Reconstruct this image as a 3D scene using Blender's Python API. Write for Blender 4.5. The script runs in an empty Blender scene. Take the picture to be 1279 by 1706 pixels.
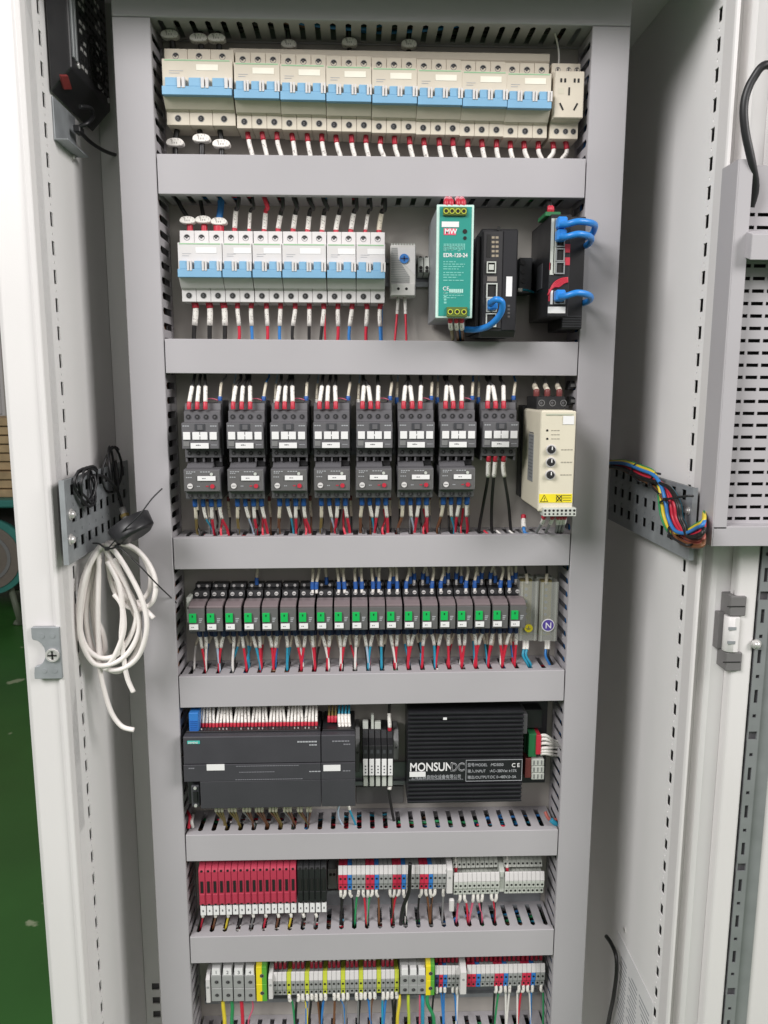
import bpy, bmesh, math, random
from mathutils import Vector, Matrix
random.seed(7)
SC = bpy.context.scene
COL = SC.collection

# ------------------------------------------------------------------ camera
F_PX, IMG_W, IMG_H = 1280.0, 1279.0, 1706.0
PITCH, YAW, ROLL = 0.1601671, 0.0367122, 0.00224995
CAM = Vector((-0.022097, -1.030088, 1.5))
fw = Vector((math.sin(YAW)*math.cos(PITCH), math.cos(YAW)*math.cos(PITCH), -math.sin(PITCH)))
rt0 = Vector((math.cos(YAW), -math.sin(YAW), 0)); up0 = rt0.cross(fw)
rt = rt0*math.cos(ROLL) + up0*math.sin(ROLL); up = -rt0*math.sin(ROLL) + up0*math.cos(ROLL)
cd = bpy.data.cameras.new("camera"); cam = bpy.data.objects.new("camera", cd); COL.objects.link(cam)
cd.sensor_fit = 'VERTICAL'; cd.sensor_height = 24.0; cd.sensor_width = 18.0
cd.lens = F_PX/IMG_H*24.0
cd.clip_start = 0.02; cd.clip_end = 60
cam.matrix_world = Matrix(((rt.x, up.x, -fw.x, CAM.x), (rt.y, up.y, -fw.y, CAM.y), (rt.z, up.z, -fw.z, CAM.z), (0, 0, 0, 1)))
cd.dof.use_dof = True; cd.dof.focus_distance = 0.97; cd.dof.aperture_fstop = 11
SC.camera = cam

def ray(u, v):
    return fw + rt*((u-IMG_W/2)/F_PX) - up*((v-IMG_H/2)/F_PX)
def P(u, v, y):            # point seen at photograph pixel (u, v) on the plane y = const
    d = ray(u, v); return CAM + d*((y-CAM.y)/d.y)
def PX(u, v, x):           # ... on the plane x = const
    d = ray(u, v); return CAM + d*((x-CAM.x)/d.x)

# ------------------------------------------------------------------ world and lamps
w = bpy.data.worlds.new("World"); SC.world = w; w.use_nodes = True
bg = w.node_tree.nodes["Background"]; bg.inputs[0].default_value = (1.0, 0.945, 0.955, 1); bg.inputs[1].default_value = 0.23
SC.view_settings.view_transform = 'Standard'; SC.view_settings.look = 'None'
SC.view_settings.exposure = -0.10; SC.view_settings.gamma = 1.0
def lamp(name, loc, target, sx, sy, watts, col):
    l = bpy.data.lights.new(name, 'AREA'); l.shape = 'RECTANGLE'; l.size = sx; l.size_y = sy; l.energy = watts; l.color = col
    o = bpy.data.objects.new(name, l); COL.objects.link(o); o.location = loc
    o.rotation_euler = (Vector(target)-Vector(loc)).to_track_quat('-Z', 'Y').to_euler()
lamp("workshop_lamp", (-2.15, -2.35, 3.4), (0, 0, 1.35), 1.5, 1.5, 148, (1.0, 0.98, 0.975))
lamp("side_lamp", (2.6, -2.1, 3.1), (-0.2, 0, 1.3), 1.3, 1.5, 116, (1.0, 0.97, 0.955))
lamp("ceiling_lamp", (0.1, -3.6, 2.6), (0, 0, 1.2), 2.0, 1.4, 10, (1.0, 0.97, 0.955))

# ------------------------------------------------------------------ materials
def lin(c):
    c /= 255.0
    return c/12.92 if c <= 0.04045 else ((c+0.055)/1.055)**2.4
_M = {}
def M(name, rgb, rough=0.5, metal=0.0, var=0.06, scale=30.0, bump=0.0, spec=0.5, alpha=1.0, trans=0.0, albedo=None):
    if name in _M: return _M[name]
    m = bpy.data.materials.new(name); m.use_nodes = True; nt = m.node_tree
    b = nt.nodes["Principled BSDF"]
    c = [lin(x) for x in rgb]
    b.inputs["Roughness"].default_value = rough; b.inputs["Metallic"].default_value = metal
    b.inputs["Specular IOR Level"].default_value = spec
    if alpha < 1: b.inputs["Alpha"].default_value = alpha
    if trans > 0: b.inputs["Transmission Weight"].default_value = trans
    tc = nt.nodes.new("ShaderNodeTexCoord"); n = nt.nodes.new("ShaderNodeTexNoise")
    n.inputs["Scale"].default_value = scale; n.inputs["Detail"].default_value = 4
    nt.links.new(tc.outputs["Object"], n.inputs["Vector"])
    mr = nt.nodes.new("ShaderNodeMapRange"); mr.inputs[1].default_value = 0.3; mr.inputs[2].default_value = 0.7
    mr.inputs[3].default_value = 1-var; mr.inputs[4].default_value = 1+var
    nt.links.new(n.outputs["Fac"], mr.inputs[0])
    mx = nt.nodes.new("ShaderNodeVectorMath"); mx.operation = 'SCALE'; mx.inputs[0].default_value = c
    nt.links.new(mr.outputs[0], mx.inputs["Scale"]); nt.links.new(mx.outputs[0], b.inputs["Base Color"])
    r2 = nt.nodes.new("ShaderNodeMapRange"); r2.inputs[3].default_value = max(0, rough-0.08); r2.inputs[4].default_value = min(1, rough+0.08)
    nt.links.new(n.outputs["Fac"], r2.inputs[0]); nt.links.new(r2.outputs[0], b.inputs["Roughness"])
    if bump > 0:
        n2 = nt.nodes.new("ShaderNodeTexNoise"); n2.inputs["Scale"].default_value = 900; n2.inputs["Detail"].default_value = 2
        nt.links.new(tc.outputs["Object"], n2.inputs["Vector"])
        bp = nt.nodes.new("ShaderNodeBump"); bp.inputs["Strength"].default_value = bump; bp.inputs["Distance"].default_value = 0.0004
        nt.links.new(n2.outputs["Fac"], bp.inputs["Height"]); nt.links.new(bp.outputs[0], b.inputs["Normal"])
    _M[name] = m; return m
def printed(name, rgb, ink, thr, scale):
    """plastic with faint printed characters: small specks of ink on the base colour"""
    if name in _M: return _M[name]
    m = M(name, rgb, 0.45, var=0.03); nt = m.node_tree; b = nt.nodes["Principled BSDF"]
    src = b.inputs["Base Color"].links[0].from_socket
    tc = nt.nodes.new("ShaderNodeTexCoord"); n = nt.nodes.new("ShaderNodeTexNoise"); n.inputs["Scale"].default_value = scale; n.inputs["Detail"].default_value = 1
    nt.links.new(tc.outputs["Object"], n.inputs["Vector"])
    r = nt.nodes.new("ShaderNodeMapRange"); r.inputs[1].default_value = thr; r.inputs[2].default_value = thr+0.05
    nt.links.new(n.outputs["Fac"], r.inputs[0])
    mix = nt.nodes.new("ShaderNodeMix"); mix.data_type = 'RGBA'
    nt.links.new(r.outputs[0], mix.inputs[0]); nt.links.new(src, mix.inputs[6]); mix.inputs[7].default_value = [lin(x) for x in ink]+[1]
    nt.links.new(mix.outputs[2], b.inputs["Base Color"]); return m

m_duct = M("grey_pvc", (170, 167, 170), 0.55, var=0.025, scale=7, bump=0.10, spec=0.35)
m_cab = M("cabinet_powder_coat", (234, 232, 231), 0.5, var=0.02, scale=4, bump=0.25, spec=0.4)
m_post = M("white_powder_coat", (217, 214, 213), 0.42, var=0.02, scale=4, bump=0.2)
m_plate = M("mounting_plate_paint", (176, 172, 165), 0.5, var=0.04, scale=6, bump=0.15)
m_zinc = M("galvanised_steel", (150, 154, 157), 0.45, 0.25, var=0.14, scale=45)
m_steel = M("bright_steel", (214, 212, 210), 0.30, 0.45, var=0.08)
m_rail = M("grey_steel_rail", (138, 141, 142), 0.45, 0.25, var=0.08)
m_cream = M("cream_plastic", (202, 193, 177), 0.42, var=0.03, scale=40)
m_white = M("white_plastic", (206, 203, 202), 0.4, var=0.03, scale=40)
m_blue_t = M("light_blue_plastic", (122, 168, 200), 0.4, var=0.04)
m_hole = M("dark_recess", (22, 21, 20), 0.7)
m_black = M("black_plastic", (34, 34, 36), 0.42, var=0.08)
m_black2 = M("satin_black_metal", (40, 40, 43), 0.36, 0.25, var=0.08)
m_char = M("charcoal_plastic", (94, 93, 96), 0.5, var=0.05)
m_char2 = M("dark_grey_plastic", (62, 63, 67), 0.48, var=0.05)
m_mid = M("mid_grey_plastic", (118, 118, 118), 0.5, var=0.05)
m_tgrey = M("terminal_grey", (150, 151, 150), 0.5, var=0.05)
m_pale = M("pale_terminal_grey", (186, 189, 182), 0.5, var=0.05)
m_red = M("red_plastic", (184, 44, 62), 0.42, var=0.07)
m_rosered = M("rose_red_plastic", (172, 54, 76), 0.48, var=0.05)
m_bluef = M("blue_ferrule", (38, 88, 160), 0.42, var=0.08)
m_navy = M("navy_ferrule", (42, 58, 98), 0.45, var=0.1)
m_sleeve = printed("printed_sleeve", (228, 224, 218), (172, 167, 162), 0.61, 420)
m_cream_sleeve = printed("cream_sleeve", (208, 200, 182), (166, 156, 142), 0.61, 420)
m_sticker = M("white_sticker", (226, 225, 225), 0.5, var=0.015)
m_ink = M("grey_ink", (105, 105, 108), 0.6)
m_pale_ink = M("pale_print", (168, 170, 174), 0.6)
m_green = M("green_flag", (20, 176, 84), 0.4, var=0.06)
m_teal = M("teal_label", (36, 140, 128), 0.42, var=0.04)
m_mint = M("mint_edge", (196, 224, 214), 0.42)
m_yg_y = M("earth_yellow", (232, 212, 40), 0.45)
m_yg_g = M("earth_green", (88, 160, 60), 0.45)
m_lime = M("earth_lime", (188, 196, 66), 0.45, var=0.15)
m_blue = M("terminal_blue", (52, 118, 190), 0.45)
m_eth = M("blue_cable", (40, 128, 208), 0.36, var=0.06)
m_smoke = M("smoky_cover", (98, 97, 97), 0.22, var=0.06)
m_pinkgrey = M("pink_grey_top", (122, 110, 112), 0.4, var=0.06)
m_softw = M("ivory_plastic", (210, 203, 184), 0.45, var=0.02)
m_yel = M("warning_yellow", (228, 210, 40), 0.45)
m_clear = M("clear_plastic", (205, 206, 200), 0.16, var=0.05, alpha=0.22)
m_purple = M("purple_sticker", (84, 66, 150), 0.45)
m_plug = M("olive_green_connector", (86, 104, 42), 0.45, var=0.1)
m_pcb = M("green_connector", (40, 108, 66), 0.45, var=0.08)
m_brown = M("brown_connector", (120, 60, 58), 0.5)
W_COL = dict(black=(30, 29, 29), red=(196, 40, 62), blue=(52, 122, 190), brown=(112, 74, 48), olive=(126, 110, 62), white=(222, 219, 214),
             pale=(170, 188, 206), yellow=(222, 200, 58), green=(46, 140, 86), teal=(44, 146, 176), grey=(126, 126, 126), pink=(198, 96, 120), lime=(178, 196, 60), salmon=(170, 92, 82))
def WM(c): return M(c+"_insulation", W_COL[c], 0.42, var=0.07, scale=60)

# ------------------------------------------------------------------ mesh building
def world_loc(o):
    v = Vector((0, 0, 0))
    while o is not None:
        v = v + o.location; o = o.parent
    return v
class MB:
    def __init__(s): s.v = []; s.f = []; s.m = []; s.s = []; s.mats = []
    def mi(s, mat):
        if mat not in s.mats: s.mats.append(mat)
        return s.mats.index(mat)
    def add(s, vs, fs, mat, smooth=False):
        o = len(s.v); k = s.mi(mat); s.v += [tuple(p) for p in vs]
        for f in fs: s.f.append(tuple(i+o for i in f)); s.m.append(k); s.s.append(smooth)
        return s
    def box(s, x0, x1, y0, y1, z0, z1, mat):
        vs = [(x, y, z) for x in (x0, x1) for y in (y0, y1) for z in (z0, z1)]
        return s.add(vs, [(0, 1, 3, 2), (4, 6, 7, 5), (0, 4, 5, 1), (2, 3, 7, 6), (0, 2, 6, 4), (1, 5, 7, 3)], mat)
    def prism(s, prof, a0, a1, mat, axis='x'):
        n = len(prof)
        if axis == 'x': vs = [(a0, p[0], p[1]) for p in prof]+[(a1, p[0], p[1]) for p in prof]
        elif axis == 'z': vs = [(p[0], p[1], a0) for p in prof]+[(p[0], p[1], a1) for p in prof]
        else: vs = [(p[0], a0, p[1]) for p in prof]+[(p[0], a1, p[1]) for p in prof]
        fs = [tuple(range(n)), tuple(range(2*n-1, n-1, -1))]+[(i, i+n, (i+1) % n+n, (i+1) % n) for i in range(n)]
        return s.add(vs, fs, mat)
    def cyl(s, c, axis, r, h, mat, n=12, r2=None):
        """from centre c along axis for length h"""
        r2 = r if r2 is None else r2; a = Vector(axis).normalized()
        t = a.orthogonal().normalized(); b = a.cross(t); c = Vector(c)
        vs = []
        for k, rr in ((0, r), (h, r2)):
            for i in range(n):
                g = 2*math.pi*i/n; vs.append(c+a*k+(t*math.cos(g)+b*math.sin(g))*rr)
        s.add(vs, [(i, (i+1) % n, (i+1) % n+n, i+n) for i in range(n)], mat, True)
        s.add(vs, [tuple(range(n-1, -1, -1)), tuple(range(n, 2*n))], mat); return s
    def ring(s, c, axis, r1, r0, h, mat, n=14):
        a = Vector(axis).normalized(); t = a.orthogonal().normalized(); b = a.cross(t); c = Vector(c); vs = []
        for k, rr in ((0, r1), (h, r1), (h, r0), (0, r0)):
            for i in range(n):
                g = 2*math.pi*i/n; vs.append(c+a*k+(t*math.cos(g)+b*math.sin(g))*rr)
        return s.add(vs, [(q*n+i, q*n+(i+1) % n, (q+1) % 4*n+(i+1) % n, (q+1) % 4*n+i) for q in range(4) for i in range(n)], mat)
    def tube(s, pts, r, mat, n=6, flat=1.0):
        pts = [Vector(p) for p in pts]
        vs = []; prev = None
        for i, p in enumerate(pts):
            d = (pts[min(i+1, len(pts)-1)]-pts[max(i-1, 0)])
            d = d.normalized() if d.length > 1e-9 else Vector((0, 0, 1))
            if prev is None: t = d.orthogonal().normalized()
            else:
                t = prev-d*prev.dot(d); t = t.normalized() if t.length > 1e-6 else d.orthogonal().normalized()
            prev = t; b = d.cross(t)
            for k in range(n):
                g = 2*math.pi*k/n; vs.append(p+(t*math.cos(g)+b*math.sin(g)*flat)*r)
        L = len(pts); o = len(s.v)
        s.add(vs, [(i*n+k, i*n+(k+1) % n, (i+1)*n+(k+1) % n, (i+1)*n+k) for i in range(L-1) for k in range(n)], mat, True)
        kk = s.mi(mat)
        for f in (tuple(o+k for k in range(n-1, -1, -1)), tuple(o+(L-1)*n+k for k in range(n))):
            s.f.append(f); s.m.append(kk); s.s.append(False)
        return s
    def ball(s, c, r, mat, n=10, sz=1.0):
        c = Vector(c); vs = []; R = n//2
        for i in range(R+1):
            a = math.pi*i/R
            for k in range(n):
                g = 2*math.pi*k/n; vs.append(c+Vector((math.sin(a)*math.cos(g), math.sin(a)*math.sin(g), math.cos(a)*sz))*r)
        return s.add(vs, [(i*n+k, (i+1)*n+k, (i+1)*n+(k+1) % n, i*n+(k+1) % n) for i in range(R) for k in range(n)], mat, True)
    def perf(s, O, U, V, T, u0, u1, v0, v1, holes, mat):
        """sheet in the plane O + u U + v V with thickness vector T and rectangular holes (ua, ub, va, vb), cut through"""
        O, U, V, T = Vector(O), Vector(U), Vector(V), Vector(T)
        us = sorted({round(x, 6) for h in holes for x in h[:2]} | {u0, u1}); vs_ = sorted({round(x, 6) for h in holes for x in h[2:]} | {v0, v1})
        def solid(i, j):
            if i < 0 or j < 0 or i >= len(us)-1 or j >= len(vs_)-1: return False
            cu = (us[i]+us[i+1])/2; cv = (vs_[j]+vs_[j+1])/2
            return not any(h[0] < cu < h[1] and h[2] < cv < h[3] for h in holes)
        S = [[solid(i, j) for j in range(len(vs_)-1)] for i in range(len(us)-1)]
        g = lambda i, j: 0 <= i < len(us)-1 and 0 <= j < len(vs_)-1 and S[i][j]
        p = lambda i, j, k: O+U*us[i]+V*vs_[j]+T*k
        for i in range(len(us)-1):
            for j in range(len(vs_)-1):
                if not S[i][j]: continue
                a, b, c, d = (i, j), (i+1, j), (i+1, j+1), (i, j+1)
                q = [p(*a, 0), p(*b, 0), p(*c, 0), p(*d, 0), p(*a, 1), p(*b, 1), p(*c, 1), p(*d, 1)]
                fs = [(0, 3, 2, 1), (4, 5, 6, 7)]
                if not g(i, j-1): fs.append((0, 1, 5, 4))
                if not g(i, j+1): fs.append((2, 3, 7, 6))
                if not g(i-1, j): fs.append((3, 0, 4, 7))
                if not g(i+1, j): fs.append((1, 2, 6, 5))
                s.add(q, fs, mat)
        return s
    def build(s, name, parent=None, bev=0.0):
        off = world_loc(parent) if parent is not None else Vector((0, 0, 0))
        me = bpy.data.meshes.new(name)
        me.from_pydata([(p[0]-off.x, p[1]-off.y, p[2]-off.z) for p in s.v], [], s.f)
        for mt in s.mats: me.materials.append(mt)
        me.polygons.foreach_set("material_index", s.m); me.polygons.foreach_set("use_smooth", s.s)
        bm = bmesh.new(); bm.from_mesh(me)
        bmesh.ops.remove_doubles(bm, verts=bm.verts, dist=1e-6)
        bmesh.ops.recalc_face_normals(bm, faces=bm.faces)
        if bev > 0:
            es = [e for e in bm.edges if len(e.link_faces) == 2 and not (e.link_faces[0].smooth and e.link_faces[1].smooth) and e.calc_face_angle(0) > 0.6]
            if es: bmesh.ops.bevel(bm, geom=es, offset=bev, segments=1, profile=0.5, affect='EDGES', clamp_overlap=True)
        bm.to_mesh(me); bm.free()
        o = bpy.data.objects.new(name, me); COL.objects.link(o)
        if parent is not None: o.parent = parent
        return o

def tag(o, label=None, cat=None, group=None, kind=None):
    if label: o["label"] = label
    if cat: o["category"] = cat
    if group: o["group"] = group
    if kind: o["kind"] = kind
    return o
def empty(name, loc, label=None, cat=None, group=None):
    o = bpy.data.objects.new(name, None); COL.objects.link(o); o.location = Vector(loc); o.empty_display_size = 0.01
    return tag(o, label, cat, group)
def copy_tree(o, parent=None):
    c = o.copy(); COL.objects.link(c)
    if parent is not None: c.parent = parent
    for ch in list(o.children): copy_tree(ch, c)
    return c
ORD = "first second third fourth fifth sixth seventh eighth ninth tenth eleventh twelfth thirteenth fourteenth fifteenth sixteenth seventeenth eighteenth nineteenth twentieth".split()
ORD += ["twenty-"+w for w in ORD[:9]]+["thirtieth"]+["thirty-"+w for w in ORD[:9]]
def ordinal(i, n):
    return "leftmost" if i == 0 else ("rightmost" if i == n-1 else ORD[i])
def label_row(objs, template, group=None):
    objs = sorted([o for o in objs if o is not None], key=lambda o: o.location.x)
    for i, o in enumerate(objs):
        o["label"] = template.format(ordinal(i, len(objs)))
        if group: o["group"] = group
_FC = {}
def text(name, body, size, x, y, z, mat, parent, align='LEFT', sx=1.0, bold=0.0):
    """flat lettering facing the camera side (-y), its lower left corner at x, z"""
    cu = bpy.data.curves.new(name, 'FONT'); cu.body = body; cu.size = size; cu.align_x = align; cu.extrude = 0.00012; cu.offset = bold
    to = bpy.data.objects.new(name, cu); COL.objects.link(to)
    dg = bpy.context.evaluated_depsgraph_get(); dg.update()
    me = bpy.data.meshes.new_from_object(to.evaluated_get(dg))
    bpy.data.objects.remove(to); bpy.data.curves.remove(cu)
    me.transform(Matrix.Translation((x, y, z)) @ Matrix.Rotation(math.pi/2, 4, 'X') @ Matrix.Diagonal((sx, 1, 1, 1)))
    me.transform(Matrix.Translation(-world_loc(parent)))
    me.materials.clear(); me.materials.append(mat)
    o = bpy.data.objects.new(name, me); COL.objects.link(o); o.parent = parent; return o
def spline(pts, per=5):
    pts = [Vector(p) for p in pts]
    if len(pts) < 3:
        return [pts[0].lerp(pts[1], i/per) for i in range(per+1)]
    out = []
    for i in range(len(pts)-1):
        p0 = pts[max(i-1, 0)]; p1 = pts[i]; p2 = pts[i+1]; p3 = pts[min(i+2, len(pts)-1)]
        for k in range(per):
            t = k/per
            out.append(0.5*((2*p1)+(p2-p0)*t+(2*p0-5*p1+4*p2-p3)*t*t+(3*p1-p0-3*p2+p3)*t**3))
    out.append(pts[-1]); return out
def cut(path, a, b):
    """the stretch of a polyline between arc lengths a and b"""
    out = []; acc = 0.0
    for i in range(len(path)-1):
        p, q = path[i], path[i+1]; L = (q-p).length
        if L < 1e-9: continue
        if acc+L > a and acc < b:
            s0 = max(a-acc, 0)/L; s1 = min(b-acc, L)/L
            if not out: out.append(p.lerp(q, s0))
            out.append(p.lerp(q, s1))
        acc += L
    return out
def length(path): return sum((path[i+1]-path[i]).length for i in range(len(path)-1))
COLLECT = None
def collect(): 
    global COLLECT; COLLECT = MB()
def done_collect(label):
    global COLLECT
    o = COLLECT.build("wire_cluster"); COLLECT = None; return tag(o, label, "wires", None, "stuff")
def wire(pts, r, col, ferr=None, sleeve=None, cat="wire", label=None, group=None, per=5, n=6, fr=1.55, sr=1.35):
    """one wire from its terminal (first point) to where it dives into a duct; ferr = (length, material), sleeve = (length, material)"""
    path = spline(pts, per); L = length(path)
    if COLLECT is not None:
        a = 0.0
        for seg_, rr_, mm_ in ((ferr and ferr[0], r*fr, ferr and ferr[1]), (sleeve and sleeve[0], r*sr, sleeve and sleeve[1])):
            if not seg_: continue
            seg = cut(path, a, min(a+seg_, L*0.995)); a += seg_
            if len(seg) > 1: COLLECT.tube(seg, rr_, mm_, n)
        if a < L-0.001: COLLECT.tube(cut(path, max(a-0.001, 0), L), r, WM(col) if isinstance(col, str) else col, n)
        return None
    root = empty("wire", pts[0], label, cat, group)
    a = 0.0
    if ferr:
        seg = cut(path, 0, ferr[0])
        if len(seg) > 1: MB().tube(seg, r*fr, ferr[1], n).build("ferrule", root)
        a = ferr[0]
    if sleeve:
        seg = cut(path, a, min(a+sleeve[0], L*0.995))
        if len(seg) > 1: MB().tube(seg, r*sr, sleeve[1], n).build("sleeve", root)
        a = a+sleeve[0]
    if a < L-0.001:
        MB().tube(cut(path, max(a-0.001, 0), L), r, WM(col) if isinstance(col, str) else col, n).build("conductor", root)
    return root
J = lambda a: random.uniform(-a, a)

# ================================================================== SETTING
fl = M("green_epoxy_floor", (50, 100, 42), 0.35, var=0.22, scale=1.6)
nt = fl.node_tree                                     # worn pale scuffs in the paint
b_ = nt.nodes["Principled BSDF"]; src_ = b_.inputs["Base Color"].links[0].from_socket
tc_ = nt.nodes.new("ShaderNodeTexCoord"); n_ = nt.nodes.new("ShaderNodeTexNoise"); n_.inputs["Scale"].default_value = 7; n_.inputs["Detail"].default_value = 6
nt.links.new(tc_.outputs["Object"], n_.inputs["Vector"])
r_ = nt.nodes.new("ShaderNodeMapRange"); r_.inputs[1].default_value = 0.665; r_.inputs[2].default_value = 0.70; nt.links.new(n_.outputs["Fac"], r_.inputs[0])
mx_ = nt.nodes.new("ShaderNodeMix"); mx_.data_type = 'RGBA'; mx_.inputs[7].default_value = (0.30, 0.36, 0.22, 1)
nt.links.new(r_.outputs[0], mx_.inputs[0]); nt.links.new(src_, mx_.inputs[6]); nt.links.new(mx_.outputs[2], b_.inputs["Base Color"])
tag(MB().add([(-9, -6, 0), (9, -6, 0), (9, 9, 0), (-9, 9, 0)], [(0, 1, 2, 3)], fl).build("floor"), "glossy green painted workshop floor", None, None, "structure")
tag(MB().box(-9, 9, 6.5, 6.7, 0, 4.5, M("room_wall_paint", (206, 196, 176), 0.8, var=0.05, scale=2)).build("wall"), "beige far wall of the workshop", None, None, "structure")

# ---- cabinet
XL, XR, YF = -0.362, 0.382, -0.150
cabinet = empty("cabinet", (0.01, 0.1, 0.0), "light grey steel control cabinet standing open round the wiring plate", "cabinet")
ZT = 1.992
def slots(zs, y0, y1, h): return [(y0, y1, z-h/2, z+h/2) for z in zs]
zsl = [0.50+0.0312*i for i in range(48)]
holes = slots(zsl, -0.1185, -0.1105, 0.0155)+slots([z+0.0156 for z in zsl], -0.1155, -0.1135, 0.003)
MB().perf((XL, 0, 0), (0, 1, 0), (0, 0, 1), (-0.0015, 0, 0), YF, 0.42, 0.06, ZT, holes, m_cab).build("side_panel", cabinet)
holes = slots([z+0.004 for z in zsl], -0.1235, -0.1135, 0.0150)+slots([z+0.0196 for z in zsl], -0.1195, -0.1175, 0.003)
MB().perf((XR, 0, 0), (0, 1, 0), (0, 0, 1), (0.0015, 0, 0), YF, 0.42, 0.06, ZT, holes, m_cab).build("side_panel", cabinet)
for sx, x0, x1 in ((-1, XL-0.052, XL-0.050), (1, XR+0.050, XR+0.052)):
    MB().box(x0, x1, YF+0.01, 0.42, 0.0, ZT+0.03, m_cab).build("outer_panel", cabinet)
MB().box(XL-0.05, XR+0.05, 0.418, 0.421, 0.0, ZT, m_cab).build("back_panel", cabinet)
MB().box(XL-0.0505, XR+0.0505, YF, 0.425, ZT, ZT+0.03, m_cab).build("roof_panel", cabinet, 0.002)
MB().box(XL-0.0505, XR+0.0505, YF, 0.425, 0.02, 0.06, m_cab).build("plinth", cabinet, 0.002)
MB().box(XL, XR, YF, YF+0.002, 1.946, ZT, m_cab).box(XL, XR, YF+0.002, YF+0.022, 1.946, 1.948, m_cab).build("shade_header", cabinet)  # header added out of view, shaped to shade the top of the panel
# left front post: a folded white profile with rounded inner lip
pr = [(XL, YF-0.001), (XL, YF+0.018), (XL-0.05, YF+0.018), (XL-0.053, YF+0.010), (XL-0.052, YF+0.004), (XL-0.046, YF-0.001), (XL-0.012, YF-0.004), (XL-0.008, YF-0.009), (XL-0.003, YF-0.008)]
MB().prism(pr, 0.0, ZT, m_post, 'z').build("front_post", cabinet, 0.0008)
# right front post: inner lip, a recessed gutter and the outer flange
MB().prism([(XR-0.0005, YF+0.018), (XR-0.0005, YF-0.005), (XR+0.001, YF-0.0075), (XR+0.0035, YF-0.008), (XR+0.005, YF-0.006), (XR+0.005, YF+0.018)], 0.0, ZT, m_post, 'z').build("front_lip", cabinet, 0.0006)
MB().box(XR+0.005, XR+0.05, YF+0.028, YF+0.031, 0.06, ZT, m_cab).build("gutter", cabinet)
MB().prism([(XR+0.024, YF+0.028), (XR+0.026, YF+0.012), (XR+0.032, YF+0.010), (XR+0.05, YF+0.010), (XR+0.05, YF+0.028)], 0.06, ZT, m_cab, 'z').build("outer_flange", cabinet, 0.0008)
# rear frame posts with square holes
for x0, x1, sgn in ((XL+0.0005, XL+0.034, 1),):
    hz = [(-0.006, 0.006, 0.10+0.025*i, 0.112+0.025*i) for i in range(19)]
    MB().perf(((x0+x1)/2, 0.072, 0), (1, 0, 0), (0, 0, 1), (0, 0.002, 0), -0.0165, 0.0165, 0.07, ZT, hz, m_cab).build("rear_post", cabinet)
    xe = x1 if sgn > 0 else x0
    MB().box(x0+0.002, x1-0.003, 0.079, 0.081, 0.07, ZT, m_mid).build("hole_softener", cabinet)  # mid-grey sheet added to soften the black of the square holes
    MB().box(min(xe, xe-sgn*0.002), max(xe, xe-sgn*0.002), 0.0745, 0.155, 0.07, ZT, m_cab).build("rear_post_flange", cabinet)
mp = MB().box(-0.312, 0.312, 0.0, 0.003, 0.38, 1.992, m_plate).build("mounting_plate", cabinet, 0.0006)

# lock strike on the left post
stk = empty("lock_strike", P(78, 1087, YF-0.012), "grey lock strike plate with a round notch on the white post", "strike plate")
a = P(52, 1045, YF-0.010); b = P(103, 1130, YF-0.010)
zt, zb, x0, x1 = a.z, b.z, a.x, b.x+0.001
h = zt-zb; zc = (zt+zb)/2
prof = [(x0, zt), (x1, zt), (x1, zb), (x0, zb), (x0, zb+0.006)]
for k in range(9):
    g = -math.pi/2+math.pi*k/8; prof.append((x0+0.001+0.0135*math.cos(g), zc+0.0165*math.sin(g)))
prof.append((x0, zt-0.012))
MB().prism(prof, YF-0.0115, YF-0.0045, m_zinc, 'y').build("plate", stk, 0.0005)
s = MB(); s.cyl((x1-0.009, YF-0.0112, zc-0.002), (0, -1, 0), 0.0082, 0.0022, m_steel, 16); s.ring((x1-0.009, YF-0.0134, zc-0.002), (0, -1, 0), 0.0078, 0.0058, 0.001, m_steel)
s.box(x1-0.014, x1-0.004, YF-0.0142, YF-0.0134, zc-0.0028, zc-0.0012, m_hole); s.box(x1-0.0098, x1-0.0082, YF-0.0142, YF-0.01345, zc-0.007, zc+0.003, m_hole)
s.build("screw", stk)
for x_, z_ in ((x1-0.02, zt-0.010), (x1-0.008, zt-0.010), (x1-0.02, zb+0.010), (x1-0.008, zb+0.010)):
    MB().cyl((x_, YF-0.0114, z_), (0, -1, 0), 0.003, 0.0006, m_zinc).build("rivet", stk)

# ---- right hand door, folded right back, with its hinge, rail and vent housing
YD = YF-0.012
def dx(u, y=YD, v=1500): return P(u, v, y).x
door = MB().box(dx(1221)+0.0002, dx(1221)+0.75, YD+0.011, YD+0.014, 0.10, ZT-0.005, m_post).build("door", cabinet)
MB().prism([(dx(1186), YD+0.014), (dx(1187), YD+0.002), (dx(1190), YD), (dx(1217), YD), (dx(1221), YD+0.003), (dx(1221), YD+0.014)], 0.10, ZT-0.005, m_post, 'z').build("door_lip", door, 0.001)
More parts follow.
